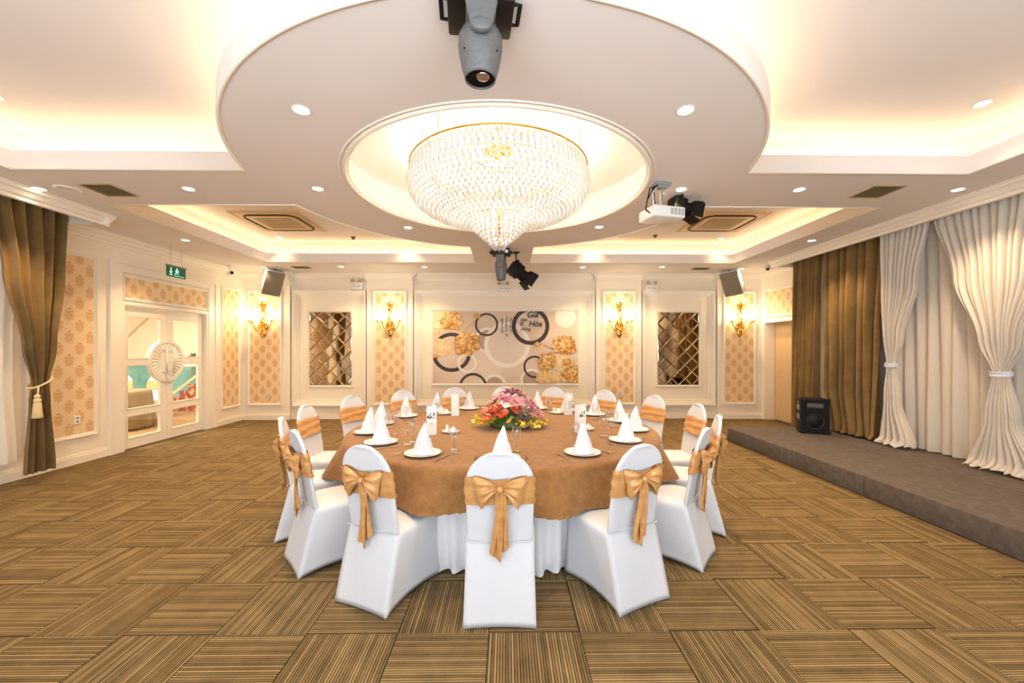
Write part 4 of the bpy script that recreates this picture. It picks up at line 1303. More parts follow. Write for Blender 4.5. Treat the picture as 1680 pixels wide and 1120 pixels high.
for i in range(8):
    a = 2*PI*i/8; point('chandelier_lamp', (0.70*math.cos(a), 0.70*math.sin(a), chz(3.22)), 78.0/10, (1.0, 0.88, 0.70), 0.05, ch)
for i in range(4):
    a = 2*PI*i/4+0.4; point('chandelier_lamp', (0.36*math.cos(a), 0.36*math.sin(a), chz(3.08)), 78.0/16, (1.0, 0.88, 0.70), 0.05, ch)
point('chandelier_lamp', (0, 0, chz(3.12)), 78.0/8, (1.0, 0.88, 0.70), 0.05, ch)
point('chandelier_lamp', (0, 0, chz(2.87)), 78.0/40, (1.0, 0.88, 0.70), 0.04, ch)

# ================================================================== WALL SCONCES
CANDLE = pm('candle_sleeve', srgb(240,226,200), 0.5)
FLAME = pm('lit_candle_bulb', (1,1,1,1), 0.4, emit=(1.0,0.84,0.58,1), es=60.0)
def sconce(x, y, z, label):
    e = empty('wall_sconce', (x, y, z), 0, label, 'wall lamp', 'gilt wall sconces'); e.scale = (1.18, 1.1, 1.18)
    bp = MB()
    bp.lathe([(0,-0.26),(0.02,-0.25),(0.055,-0.2),(0.035,-0.16),(0.075,-0.1),(0.085,-0.04),(0.05,0.02),(0.035,0.08),(0.05,0.16),(0.03,0.24),(0.055,0.32),(0.04,0.38),(0,0.42)], 18, (0,-0.012,0), sy=0.35)
    bp.build('backplate', GOLD, e, smooth=True)
    for zz, rr_ in ((-0.2, 0.03), (-0.1, 0.038), (0.30, 0.03), (0.36, 0.022), (0.16, 0.026)):
        for sg in (-1, 1):
            pts = []
            for k in range(14):
                a = k/13*4.6; r = rr_*(1-k/13*0.75)
                pts.append((sg*(0.045+r*math.cos(a)), -0.04, zz+r*math.sin(a)))
            MB().tube(pts, 0.007, 6).build('scroll', GOLD, e, smooth=True)
    arms = [(-0.21, -0.11, 0.09), (0.21, -0.11, 0.09), (-0.09, -0.23, 0.06), (0.09, -0.23, 0.06), (0.0, -0.15, 0.36)]
    for k, (ax, ay, az) in enumerate(arms):
        up = az > 0.2
        z0 = -0.08 if not up else 0.12
        m = MB(); pts = []
        for q in range(13):
            t = q/12
            pts.append((ax*t, -0.03+(ay+0.03)*t, z0 + (az-0.06-z0)*t**2 - 0.10*math.sin(PI*t)*(1-0.3*t)))
        m.tube(pts, 0.007, 6)
        m.lathe([(0,0),(0.012,0.004),(0.036,0.016),(0.038,0.021),(0.01,0.018),(0.013,0.03),(0,0.03)], 12, (ax, ay, az-0.07))
        arm = m.build('arm', GOLD, e, smooth=True)
        MB().tube([(ax, ay, az-0.04), (ax, ay, az+0.045)], 0.009, 8).build('candle', CANDLE, arm, smooth=True)
        MB().lathe([(0,0.0),(0.010,0.006),(0.016,0.024),(0.010,0.045),(0.002,0.064),(0,0.065)], 10, (ax, ay, az+0.045)).build('candle_bulb', FLAME, arm, smooth=True)
        pr = MB()
        for q in range(4):
            a = q*PI/2
            for p in dmb.v: pass
            d_ = [(vx*0.36+ax+0.033*math.cos(a), vy*0.36+ay+0.033*math.sin(a), vz*0.45+az-0.055) for vx, vy, vz in dmb.v]
            pr.add(d_, dmb.f)
        pr.build('prisms', CRYSTAL, arm)
    point('sconce_lamp', (0, -0.20, 0.17), 5.0, (1.0, 0.80, 0.56), 0.07, e)
    return e
for x, lb in ((-5.40, 'gilt candle sconce on the pilaster beside the left corner'), (-2.60, 'gilt candle sconce between the left mirror and the mural'), (2.52, 'gilt candle sconce between the mural and the right mirror'), (5.24, 'gilt candle sconce on the pilaster beside the right corner')):
    sconce(x, YP-0.006, 2.14, lb)
# ================================================================== DIAMOND MIRRORS
MIRROR = pm('bronze_mirror', srgb(206,190,168), 0.03, 1.0)
def clip_poly(poly, x0, x1, y0, y1):
    def cl(p, f, g):
        out = []
        for i in range(len(p)):
            a, b = p[i], p[(i+1) % len(p)]
            fa, fb = f(a), f(b)
            if fa >= 0: out.append(a)
            if fa*fb < 0: t = fa/(fa-fb); out.append((a[0]+(b[0]-a[0])*t, a[1]+(b[1]-a[1])*t))
        return out
    for f in (lambda p: p[0]-x0, lambda p: x1-p[0], lambda p: p[1]-y0, lambda p: y1-p[1]):
        poly = cl(poly, f, None)
        if len(poly) < 3: return []
    return poly
def mirror(xc, label, seed):
    W, H = 0.94, 1.64
    zc = 1.578
    e = empty('diamond_mirror', (xc, YB, zc), 0, label, 'mirror', 'diamond pane mirrors')
    f = MB(); rect_frame(f, -W/2-0.035, W/2+0.035, -H/2-0.035, H/2+0.035, 0.035, 0.022, lambda u, d, z: (u, -d, z)); f.build('frame', TRIM, e)
    MB().box(-W/2, W/2, -0.004, -0.001, -H/2, H/2).build('backing', pm('mirror_joint', srgb(90,74,52), 0.5), e)
    rnd = random.Random(seed)
    dw, dh = W/3, H/5.33
    for i in range(-1, 8):
        for j in range(-1, 13):
            if (i+j) % 2: continue
            cx_ = -W/2 + i*dw/2; cz_ = -H/2 + j*dh/2
            p = clip_poly([(cx_-dw/2, cz_), (cx_, cz_-dh/2), (cx_+dw/2, cz_), (cx_, cz_+dh/2)], -W/2, W/2, -H/2, H/2)
            if len(p) < 3: continue
            ax = sum(q[0] for q in p)/len(p); az = sum(q[1] for q in p)/len(p)
            area = 0.5*abs(sum(p[k][0]*p[(k+1) % len(p)][1]-p[(k+1) % len(p)][0]*p[k][1] for k in range(len(p))))
            if area < 0.002: continue
            # bevel: inner face proud, sloped border
            ins = 0.018
            rm = min(math.hypot(q[0]-ax, q[1]-az) for q in p)
            k_ = max(0.3, 1 - ins*1.5/max(rm, 0.02))
            tx, tz = rnd.uniform(-0.010, 0.010), rnd.uniform(-0.010, 0.010)
            n = len(p)
            out = [(q[0]-ax, -0.004, q[1]-az) for q in p]
            inn = [((q[0]-ax)*k_, -0.010 + tx*(q[0]-ax) + tz*(q[1]-az), (q[1]-az)*k_) for q in p]
            mb = MB().add(out+inn, [tuple(range(n, 2*n))] + [(a, (a+1) % n, n+(a+1) % n, n+a) for a in range(n)])
            mb.build('mirror_pane', MIRROR, e, loc=(ax, 0, az))
mirror(-3.957, 'mirror of diamond panes in the left niche of the back wall', 1)
mirror(3.885, 'mirror of diamond panes in the right niche of the back wall', 2)

# ================================================================== MURAL
mu = empty('wall_mural', (-0.03, YB, 1.61), 0, 'wide framed mural of golden peonies and rings on the back wall', 'mural')
MW, MH = 3.26, 1.62
f = MB(); rect_frame(f, -MW/2-0.04, MW/2+0.04, -MH/2-0.04, MH/2+0.04, 0.04, 0.026, lambda u, d, z: (u, -d, z)); f.build('frame', TRIM, mu)
CANV = pm('mural_ground', srgb(224,204,184), 0.6)
_t = NT(CANV); _t.base(_t.ramp(_t.noise(0.9, 2, 0.5, _t.coord('Object')), [(0.35, srgb(218,192,166)), (0.65, srgb(240,220,198))]))
MB().box(-MW/2, MW/2, -0.008, -0.001, -MH/2, MH/2).build('canvas', CANV, mu)
def uvp(cx, cy):   # picture-plan coordinates of the print (1446 x 715 units)
    return ((cx-107)/1446*MW - MW/2, MH/2 - (cy-107)/715*MH)
SU = MW/1446
RDARK = pm('print_dark_brown', srgb(66,52,44), 0.6); RLIGHT = pm('print_cream', srgb(253,243,228), 0.6); RSH = pm('print_taupe', srgb(190,162,140), 0.6)
depth_k = [0]
def nexty():
    depth_k[0] += 1
    return -0.008 - 0.00025*depth_k[0]
def clampm(x, z): return max(-MW/2, min(MW/2, x)), max(-MH/2, min(MH/2, z))
def ring2(cx, cy, r, w, mat, name, disc=None):
    x0, z0 = uvp(cx, cy); R = r*SU; r0 = (r-w)*SU; n = 72
    def flat(ra, rb, m, nm):
        y = nexty(); vs_, fs = [], []
        for k in range(n):
            a = 2*PI*k/n
            for q in (ra, rb):
                x, z = clampm(x0+q*math.cos(a), z0+q*math.sin(a)*1.0); vs_.append((x, y, z))
        for k in range(n):
            k2 = (k+1) % n
            fs.append((2*k, 2*k+1, 2*k2+1, 2*k2))
        return MB().add(vs_, fs).build(nm, m, mu)
    if disc: flat(0.0001, r0, disc, 'print_disc')
    flat(r0, R, mat, name)
CREAM2 = pm('print_pale', srgb(238,220,200), 0.6)
ring2(1430, 165, 105, 40, RLIGHT, 'print_ring', RLIGHT)
ring2(650, 395, 128, 26, RLIGHT, 'print_ring', RSH)
ring2(845, 440, 230, 42, RLIGHT, 'print_ring', CREAM2)
ring2(720, 850, 120, 30, RLIGHT, 'print_ring', RSH)
ring2(1090, 790, 112, 24, RLIGHT, 'print_ring', RSH)
ring2(640, 240, 116, 20, RDARK, 'print_ring')
ring2(1080, 255, 188, 40, RDARK, 'print_ring')
ring2(290, 515, 196, 36, RDARK, 'print_ring')
ring2(445, 625, 98, 24, RLIGHT, 'print_ring')
ring2(505, 860, 140, 24, RDARK, 'print_ring')
ring2(1120, 660, 112, 20, RDARK, 'print_ring')
PG = [pm('print_gold_deep', srgb(176,116,44), 0.6), pm('print_gold', srgb(214,156,70), 0.6), pm('print_gold_light', srgb(236,190,112), 0.6), pm('print_gold_pale', srgb(244,214,164), 0.6), pm('print_rust', srgb(190,110,56), 0.6), pm('print_petal_white', srgb(250,234,206), 0.6)]
def peony(cx, cy, R, seed, name='printed_peony', pal=(0, 1, 2, 3)):
    """pal runs from the darkest to the lightest tone; ruffled overlapping petals, light at the tips"""
    rnd = random.Random(seed); mb = MB()
    y0 = nexty(); cnt = 0
    for layer in range(6):
        n = max(4, 13 - layer*2); rad = R*(1-layer*0.165)
        off = rnd.uniform(0, 1)
        for k in range(n):
            a = 2*PI*(k+off)/n + rnd.uniform(-0.22, 0.22)
            L = rad*rnd.uniform(0.78, 1.08); w = L*rnd.uniform(0.26, 0.40)
            ph = rnd.uniform(0, 6)
            def shp(sl, sw, base):
                pts = []
                for q in range(16):
                    t = 2*PI*q/16
                    ruf = 1 + 0.09*math.sin(3*t+ph) + 0.05*math.sin(7*t+ph)
                    px = L*base + L*(1-base)*0.5*sl*(1+math.cos(t))*ruf; py = w*sw*math.sin(t)*(1+0.35*math.cos(t))*ruf
                    ux, uy = px*math.cos(a)-py*math.sin(a), (px*math.sin(a)+py*math.cos(a))*0.84
                    x, z = uvp(cx+ux, cy+uy+R*0.05*layer*-1); x, z = clampm(x, z)
                    pts.append((x, y0 - 0.00003*cnt, z))
                return pts
            tone = rnd.choice((0, 1, 1, 2)) if layer < 3 else rnd.choice((1, 2, 2, 3))
            dk = pal[max(0, min(len(pal)-1, tone-1))]; md = pal[min(len(pal)-1, tone)]; lt = pal[min(len(pal)-1, tone+1)]
            mb.add(shp(1.0, 1.0, 0.1), [tuple(range(16))], dk); cnt += 1
            mb.add(shp(0.94, 0.80, 0.28), [tuple(range(16))], md); cnt += 1
            mb.add(shp(0.96, 0.42, 0.62), [tuple(range(16))], lt); cnt += 1
    depth_k[0] += 4
    return mb.build(name, PG, mu)
def sprig(pts, w, mi):
    y = nexty(); mb = MB(); n = len(pts); vs_ = []
    for (cx, cy) in pts:
        x, z = clampm(*uvp(cx, cy)); vs_ += [(x, y, z-w), (x, y, z+w)]
    mb.add(vs_, [(2*i, 2*i+2, 2*i+3, 2*i+1) for i in range(n-1)], mi); return mb.build('printed_stem', PG, mu)
sprig([(420,300),(470,250),(520,210),(540,160)], 0.012, 1); sprig([(1300,480),(1220,450),(1160,430),(1150,440)], 0.008, 1)
sprig([(1220,400),(1215,430),(1260,470),(1310,485)], 0.005, 4)
peony(190, 470, 110, 5, pal=(2, 3, 3, 5)); peony(150, 260, 90, 6, pal=(2, 3, 5)); peony(160, 160, 80, 16, pal=(2, 3, 5))
peony(285, 205, 120, 1); peony(440, 430, 138, 2)
peony(545, 155, 34, 7, 'printed_bud'); peony(1150, 438, 34, 8, 'printed_bud'); peony(130, 555, 28, 9, 'printed_bud')
peony(1400, 620, 120, 10, pal=(2, 3, 3, 5)); peony(1420, 450, 122, 3, pal=(4, 1, 2, 3)); peony(1245, 610, 108, 4); peony(1440, 615, 50, 11)
peony(1490, 735, 112, 12); peony(1240, 775, 105, 13, pal=(1, 2, 3)); peony(1330, 760, 60, 14, pal=(2, 3))
def print_text(txt, cx, cy, h, shear=0.0, mat=RDARK):
    cu = bpy.data.curves.new('lettering', 'FONT'); cu.body = txt; cu.size = h*SU*1.35; cu.shear = shear; cu.offset = 0.0026*h/60
    o = bpy.data.objects.new('lettering_c', cu); COL.objects.link(o)
    dg = bpy.context.evaluated_depsgraph_get(); me = bpy.data.meshes.new_from_object(o.evaluated_get(dg)); bpy.data.objects.remove(o)
    me.materials.clear(); me.materials.append(mat); me.name = 'lettering'
    r = inst('lettering', me, mu)
    x, z = uvp(cx, cy); r.location = (x, -0.030, z); r.rotation_euler = (PI/2, 0, 0)
    return r
INKB = pm('print_black', srgb(30,24,20), 0.6)
print_text('Gia', 1038, 168, 62, 0.25, INKB); print_text('Van', 975, 208, 34, 0.2, INKB); print_text('Sĩ', 968, 248, 36, 0.2, INKB)
print_text('Hòa', 1058, 258, 58, 0.25, INKB); print_text('Hưng', 980, 298, 32, 0.2, INKB)
sb = random.Random(77)
for cx, y0, y1 in ((797, 185, 318), (838, 170, 315), (880, 180, 325), (912, 170, 325)):
    mb = MB(); y = -0.0300; cy = y0
    while cy < y1:
        for q in range(6):
            px, py = cx + sb.uniform(-9, 9), cy + sb.uniform(-8, 8)
            if sb.random() < 0.5: a, b = sb.uniform(4, 9), 1.4
            else: a, b = 1.4, sb.uniform(3, 8)
            x, z = uvp(px, py); mb.add([(x-a*SU, y-q*1e-5, z-b*SU), (x+a*SU, y-q*1e-5, z-b*SU), (x+a*SU, y-q*1e-5, z+b*SU), (x-a*SU, y-q*1e-5, z+b*SU)], [(0,1,2,3)])
        cy += 22
    mb.build('brush_writing', INKB, mu)
x, z = uvp(840, 345)
MB().box(x-0.025, x+0.025, -0.0305, -0.0295, z-0.03, z+0.03).build('seal_stamp', pm('print_seal', srgb(206,130,110), 0.6), mu)

# ================================================================== CEILING FITTINGS
def spot(loc, power, ang=1.9, blend=0.7, color=(1.0, 0.70, 0.42), parent=None):
    l = bpy.data.lights.new('downlight_lamp', 'SPOT'); l.energy = power; l.spot_size = ang; l.spot_blend = blend; l.color = color; l.shadow_soft_size = 0.04
    o = bpy.data.objects.new('downlight_lamp', l); o.location = loc; COL.objects.link(o)
    if parent: o.parent = parent
ring_me = MB().lathe([(0.052,0.0),(0.062,-0.001),(0.066,-0.004),(0.060,-0.007),(0.052,-0.004),(0.050,0.004)], 24).mesh('trim_ring', TRIM, True)
lens_me = MB().lathe([(0.0,-0.001),(0.03,-0.0015),(0.050,-0.001),(0.050,0.003)], 24).mesh('lens', DOWN, True)
DLS = [(-1.46,2.90,ZC,'in the round soffit left of the hanging spotlight'),(1.27,2.87,ZC,'in the round soffit right of the hanging spotlight'),(-2.00,4.32,ZC,'beside the dome on its left'),(1.85,4.29,ZC,'beside the dome on its right, by the projector'),(-3.37,4.34,ZC,'between the left trays'),(3.11,4.28,ZC,'between the right trays'),(-4.95,4.36,ZC,'above the brown curtain on the left'),(4.80,4.26,ZC,'in front of the stage swags'),
 (-1.38,5.68,ZC,'behind the dome on the left'),(1.28,5.62,ZC,'behind the dome on the right'),(-5.00,6.38,ZC,'near the exit sign'),(4.76,6.28,ZC,'above the stage loudspeaker'),(-3.40,8.36,ZC,'before the left mirror'),(-1.70,8.40,ZC,'before the left end of the mural'),(1.57,8.38,ZC,'before the right end of the mural'),(3.19,8.32,ZC,'before the right mirror'),(-5.03,8.45,ZC,'in the back left corner'),(4.94,8.50,ZC,'in the back right corner'),
 (4.10,3.45,ZU,'inside the near right tray'),(-4.30,3.45,ZU,'inside the near left tray'),(-4.30,7.72,ZU,'inside the back left tray near the corner'),(4.10,7.72,ZU,'inside the back right tray near the corner'),(-1.95,7.74,ZU,'inside the back left tray near the beam'),(1.69,7.76,ZU,'inside the back right tray near the beam')]
for x, y, z, lb in DLS:
    e = empty('downlight', (x, y, z), 0, 'small round recessed downlight ' + lb, 'downlight', 'recessed downlights')
    inst('trim_ring', ring_me, e); inst('lens', lens_me, e)
    spot((0, 0, -0.02), 68.0 if z < 3.5 else 68.0*0.2, parent=e)
VENTD = pm('vent_shadow', srgb(60,44,26), 0.7); VENTF = pm('vent_frame', srgb(196,172,132), 0.5)
def vent(x, y, z, w, d, label, nslat):
    e = empty('ceiling_vent', (x, y, z), 0, label, 'vent', 'ceiling air vents')
    f = MB(); rect_frame(f, -w/2, w/2, -d/2, d/2, 0.025, 0.012, lambda u, dd, v: (u, v, -dd)); f.build('frame', VENTF, e)
    MB().box(-w/2+0.02, w/2-0.02, -d/2+0.02, d/2-0.02, -0.003, -0.0005).build('duct_back', VENTD, e)
    sl = MB().box(-w/2+0.02, w/2-0.02, -0.004, 0.004, -0.010, -0.003, rot=Matrix.Rotation(0.5, 3, 'X')).mesh('slat', pm('vent_slat', srgb(120,96,60), 0.6))
    for k in range(nslat): inst('slat', sl, e, (0, -d/2+0.03+(d-0.06)*k/(nslat-1), 0))
vent(-4.24, 4.38, ZC, 0.34, 0.34, 'brown square air vent left of the dome near the curtain', 12)
vent(3.98, 4.32, ZC, 0.34, 0.34, 'brown square air vent right of the dome near the swags', 12)
vent(-4.25, 8.44, ZC, 0.34, 0.20, 'small air vent beside the left wall speaker', 7)
vent(4.07, 8.48, ZC, 0.34, 0.20, 'small air vent beside the right wall speaker', 7)
e = empty('ceiling_speaker', (-4.65, 4.36, ZC), 0, 'round white ceiling speaker beside the left air vent', 'speaker')
MB().lathe([(0,-0.012),(0.08,-0.011),(0.085,-0.013)], 28).build('grille', CEIL, e, smooth=True); MB().lathe([(0.085,-0.012),(0.105,-0.012),(0.112,-0.006),(0.113,0.001)], 28).build('rim', TRIM, e, smooth=True)
CASB = pm('cassette_beige', srgb(222,190,140), 0.5); CASG = mottled('cassette_grille', srgb(120,96,56), srgb(136,110,66), 60, 0.8); RUB = pm('cassette_slot', srgb(28,22,16), 0.6)
def rrect(w, d, r, n=6):
    pts = []
    for cx_, cy_, a0 in ((w/2-r, d/2-r, 0), (-w/2+r, d/2-r, PI/2), (-w/2+r, -d/2+r, PI), (w/2-r, -d/2+r, 3*PI/2)):
        for k in range(n+1): pts.append((cx_+r*math.cos(a0+PI/2*k/n), cy_+r*math.sin(a0+PI/2*k/n)))
    return pts
def cassette(x, y, label):
    e = empty('ac_cassette', (x, y, ZU), 0, label, 'air conditioner', 'ceiling air conditioners')
    f = MB(); rect_frame(f, -0.54, 0.54, -0.52, 0.52, 0.03, 0.014, lambda u, dd, v: (u, v, -dd)); f.build('access_frame', CASB, e)
    MB().prism(rrect(0.98, 0.94, 0.05), -0.022, -0.001).build('panel', CASB, e)
    MB().tube([(px, py, -0.024) for px, py in rrect(0.84, 0.80, 0.16)], 0.016, 6, closed=True).build('air_slot', RUB, e, smooth=True)
    MB().prism(rrect(0.76, 0.72, 0.08), -0.034, -0.020).build('cover', CASB, e)
    f = MB(); f.box(-0.28, 0.28, -0.26, 0.26, -0.038, -0.032); f.build('intake_back', CASG, e)
    sl = MB().box(-0.28, 0.28, -0.004, 0.004, -0.044, -0.038).mesh('grille_bar', CASB)
    for k in range(14): inst('grille_bar', sl, e, (0, -0.25+0.5*k/13, 0))
cassette(-3.75, 6.78, 'square ceiling air conditioner in the back left tray')
cassette(3.56, 6.72, 'square ceiling air conditioner in the back right tray')
for x, y, lb in ((-2.9, 7.7, 'small smoke detector in the back left tray'), (2.75, 7.5, 'small smoke detector in the back right tray')):
    o = MB().lathe([(0,-0.05),(0.02,-0.048),(0.03,-0.03),(0.035,-0.012),(0.042,-0.01),(0.042,0)], 18).build('smoke_detector', CASG, smooth=True, loc=(x, y, ZU))
    tag(o, lb, 'detector', 'smoke detectors')

# ---- moving head spotlights
def moving_head(loc, rz, sc, label):
    e = empty('moving_head_light', loc, rz, label, 'stage light', 'moving head lights'); e.scale = sc
    b = MB(); b.bbox(-0.155, 0.155, -0.12, 0.12, -0.12, -0.02, 0.012); b.bbox(-0.10, 0.10, -0.06, 0.06, -0.02, 0.0, 0.004); b.build('base', BLACKM, e, angle=40)
    for s in (-1, 1):
        h = MB(); h.tube([(s*0.155, -0.06, -0.07), (s*0.185, -0.06, -0.07), (s*0.185, 0.06, -0.07), (s*0.155, 0.06, -0.07)], 0.011, 8); h.build('carry_handle', BLACK, e)
    MB().box(0.08, 0.135, -0.1225, -0.1215, -0.10, -0.05).build('rating_label', CARD, e)
    yk = MB()
    for s in (-1, 1):
        yk.lathe([(0,0),(0.040,0),(0.047,0.006),(0.05,0.02),(0.045,0.03),(0,0.032)], 20, (0, s*0.125-0.016, -0.30), axis='y')
        def arm(u, v, s=s):
            z = lerp(-0.14, -0.31, v); w = lerp(0.075, 0.050, v)
            a = 2*PI*u
            return (w*math.cos(a)*(1 if v < 0.9 else 0.9), s*0.125+0.016*math.sin(a), z)
        yk.grid(arm, 20, 8, wrap=True)
    yk.bbox(-0.07, 0.07, -0.135, 0.135, -0.16, -0.12, 0.01)
    yk.build('yoke', DARKGREY, e, smooth=True)
    hd = MB(); hd.lathe([(0,-0.17),(0.05,-0.172),(0.085,-0.20),(0.104,-0.26),(0.106,-0.32),(0.100,-0.39),(0.090,-0.45)], 32); head = hd.build('head', DARKGREY, e, smooth=True)
    MB().lathe([(0.092,-0.448),(0.091,-0.452),(0.078,-0.52),(0.074,-0.545),(0.070,-0.545),(0.070,-0.52)], 32).build('nose_ring', DARKGREY, head, smooth=True)
    fr = MB()
    for r in (0.066, 0.056, 0.046): fr.lathe([(r,-0.53),(r-0.004,-0.538),(r-0.008,-0.53)], 32)
    fr.lathe([(0.071,-0.525),(0,-0.525)], 32); fr.build('front_plate', BLACK, head, smooth=True)
    MB().lathe([(0.034,-0.526),(0.033,-0.54),(0.022,-0.552),(0,-0.557)], 24, (0.012,-0.014,0)).build('lens', pm('lens_glass', srgb(150,120,100), 0.05, 0.6, coat=0.8), head, smooth=True)
    for sx, sz in ((-0.075, -0.40), (0.075, -0.40), (-0.07, -0.24), (0.07, -0.24)):
        MB().sphere((sx, -0.065, sz), 0.005, nu=8, nv=6).build('screw', BLACK, head)
    return e
moving_head((-0.13, 1.99, ZC), 0.1, (1.02, 1.02, 0.70), 'large grey moving head spotlight hanging nearest the camera')
moving_head((-0.10, 6.85, ZC), -0.1, (0.98, 0.98, 0.98), 'dark moving head spotlight behind the chandelier tip')

# ---- barn door spotlights
def barn_spot(loc, rz, tilt, label, arm=0.12, sc=1.0):
    e = empty('barn_door_spotlight', loc, rz, label, 'stage light', 'barn door spotlights'); e.scale = (sc,)*3
    m = MB(); m.bbox(-0.05, 0.05, -0.05, 0.05, -0.02, 0.0, 0.004); m.tube([(0,0,-0.02),(0,0,-arm)], 0.012, 8); m.build('mount', BLACKM, e)
    y = MB(); y.tube([(-0.13,0,-arm-0.15),(-0.13,0,-arm-0.02),(-0.12,0,-arm),(0.12,0,-arm),(0.13,0,-arm-0.02),(0.13,0,-arm-0.15)], 0.010, 6); y.build('yoke', BLACKM, e)
    Rm = Matrix.Translation((0,0,-arm-0.15)) @ Matrix.Rotation(tilt, 4, 'X')
    b = MB(); b.bbox(-0.115, 0.115, -0.115, 0.115, -0.10, 0.12, 0.02); b.lathe([(0.10,-0.09),(0.105,-0.2),(0.10,-0.21),(0.085,-0.20)], 24); b.xf(Rm); b.build('housing', BLACK, e, angle=40)
    fn = MB()
    for k in range(5): fn.box(-0.12, 0.12, -0.12, 0.12, 0.0+k*0.022, 0.006+k*0.022)
    fn.xf(Rm); fn.build('cooling_fins', BLACKM, e)
    for k in range(4):
        d = MB(); d.box(-0.115, 0.115, -0.004, 0.004, -0.17, 0.0)
        d.xf(Rm @ Matrix.Translation((0,0,-0.2)) @ Matrix.Rotation(k*PI/2, 4, 'Z') @ Matrix.Translation((0,0.11,0)) @ Matrix.Rotation(0.25, 4, 'X'))
        d.build('barn_door', BLACK, e)
    g = MB(); g.lathe([(0.085,-0.18),(0,-0.185)], 24); g.xf(Rm); g.build('lens', pm('barn_lens', srgb(120,110,100), 0.1, 0.3), e)
barn_spot((0.16, 7.10, ZC), -1.25, 0.95, 'black barn door spotlight angled down beside the dark moving head', 0.16)
barn_spot((1.90, 4.50, ZC), -1.35, 1.35, 'black barn door spotlight tucked behind the projector', 0.0, 0.72)

# ---- projector
pj = empty('projector', (1.585, 4.14, ZC), 0.25, 'white ceiling projector on a silver pole at the dome edge', 'projector')
m = MB(); m.bbox(-0.08, 0.08, -0.06, 0.06, -0.03, 0.0, 0.006); m.bbox(-0.055, 0.055, -0.04, 0.04, -0.055, -0.03, 0.004); m.build('ceiling_plate', GREY, pj)
m = MB(); m.tube([(0,0,-0.05),(0,0,-0.235)], 0.022, 12)
for k in range(3): m.box(-0.006, 0.006, -0.024, -0.021, -0.10-k*0.035, -0.085-k*0.035)
m.build('pole', CHROME, pj, angle=40)
m = MB()
for s in (-1, 1): m.tube([(0,0,-0.235),(s*0.08,0.05,-0.262),(s*0.1,0.07,-0.275)], 0.008, 6); m.tube([(0,0,-0.235),(s*0.08,-0.05,-0.262),(s*0.1,-0.07,-0.275)], 0.008, 6)
m.build('bracket', GREY, pj)
bd = MB().bbox(-0.18, 0.18, -0.14, 0.14, -0.385, -0.27, 0.018).build('body', WPLASTIC, pj, angle=40)
for k in range(4):
    for q in range(4): MB().box(0.005+k*0.042, 0.038+k*0.042, -0.1415, -0.139, -0.355+q*0.016, -0.345+q*0.016).build('vent_slot', GREY, bd)
MB().lathe([(0.05,0),(0.045,0.02),(0.03,0.012),(0,0.02)], 20, (-0.1, 0.14, -0.325), axis='y').build('lens', BLACK, bd, smooth=True)
for pts in ([(-0.02,0,-0.03),(-0.12,-0.05,-0.06),(-0.22,-0.08,-0.22),(-0.24,-0.08,-0.31),(-0.19,-0.06,-0.33)], [(-0.03,0.02,-0.03),(-0.09,0,-0.04),(-0.10,-0.02,-0.16),(-0.07,0,-0.26),(-0.06,0,-0.28)], [(-0.04,0,-0.03),(-0.15,-0.02,-0.07),(-0.24,-0.1,-0.26),(-0.25,-0.1,-0.33),(-0.19,-0.08,-0.345)]):
    MB().tube(pts, 0.006, 6).build('cable', BLACK, pj, smooth=True)
MB().tube([(-0.05,-0.02,-0.04),(-0.13,-0.04,-0.12),(-0.12,-0.04,-0.22),(-0.13,-0.06,-0.28)], 0.006, 6).build('cable', WPLASTIC, pj, smooth=True)

# ---- tilted wall speakers
GRILLE = mottled('taupe_grille', srgb(138,126,108), srgb(150,138,120), 120, 0.95)
def wall_speaker(loc, rz, label, roll):
    e = empty('wall_speaker', loc, 0, label, 'speaker', 'wall speakers'); e.rotation_euler = (0.42, roll, rz)
    MB().bbox(-0.185, 0.185, -0.02, 0.20, -0.27, 0.27, 0.015).build('cabinet', WPLASTIC, e, angle=40)
    MB().bbox(-0.175, 0.175, -0.035, -0.015, -0.26, 0.26, 0.008).build('grille', GRILLE, e, angle=40)
    MB().box(-0.04, 0.04, -0.037, -0.034, -0.235, -0.225).build('badge', GREY, e)
    b = MB(); b.tube([(0,0.08,0.27),(0,0.08,0.33)], 0.015, 8); b.sphere((0,0.08,0.34), 0.035); b.tube([(0,0.08,0.34),(0,0.20,0.30)], 0.014, 8); b.build('bracket', BLACK, e, smooth=True)
wall_speaker((-4.96, 8.68, 2.96), 0.80, 'tilted grey wall speaker high in the back left corner', 0.10)
wall_speaker((4.82, 8.66, 2.97), -0.80, 'tilted grey wall speaker high in the back right corner', -0.12)

# ---- emergency lights on the wall above the niches
def emergency(x, z, label):
    e = empty('emergency_light', (x, YB, z), 0, label, 'emergency light', 'twin emergency lights')
    MB().bbox(-0.135, 0.135, -0.07, 0.0, -0.13, 0.04, 0.012).build('battery_box', WPLASTIC, e, angle=40)
    MB().box(-0.09, 0.0, -0.0715, -0.0695, -0.05, -0.04).build('printed_stripe', GREY, e); MB().box(0.03, 0.09, -0.0715, -0.0695, -0.06, -0.035).build('status_panel', VENTF, e)
    for s in (-1, 1):
        h = MB(); h.lathe([(0.0,-0.015),(0.03,-0.02),(0.042,-0.05),(0.040,-0.055),(0.03,-0.05),(0.0,-0.045)], 18, (s*0.085, -0.02, 0.075), axis='y'); h.tube([(s*0.085,-0.03,0.03),(s*0.085,-0.03,0.05)], 0.010, 6); h.build('lamp_head', VENTF, e, smooth=True)
    MB().lathe([(0,0),(0.02,0.0),(0.018,0.04),(0,0.05)], 12, (0, -0.035, 0.038)).build('sensor', WPLASTIC, e, smooth=True)
emergency(-3.36, 3.02, 'twin head emergency light above the left mirror niche')
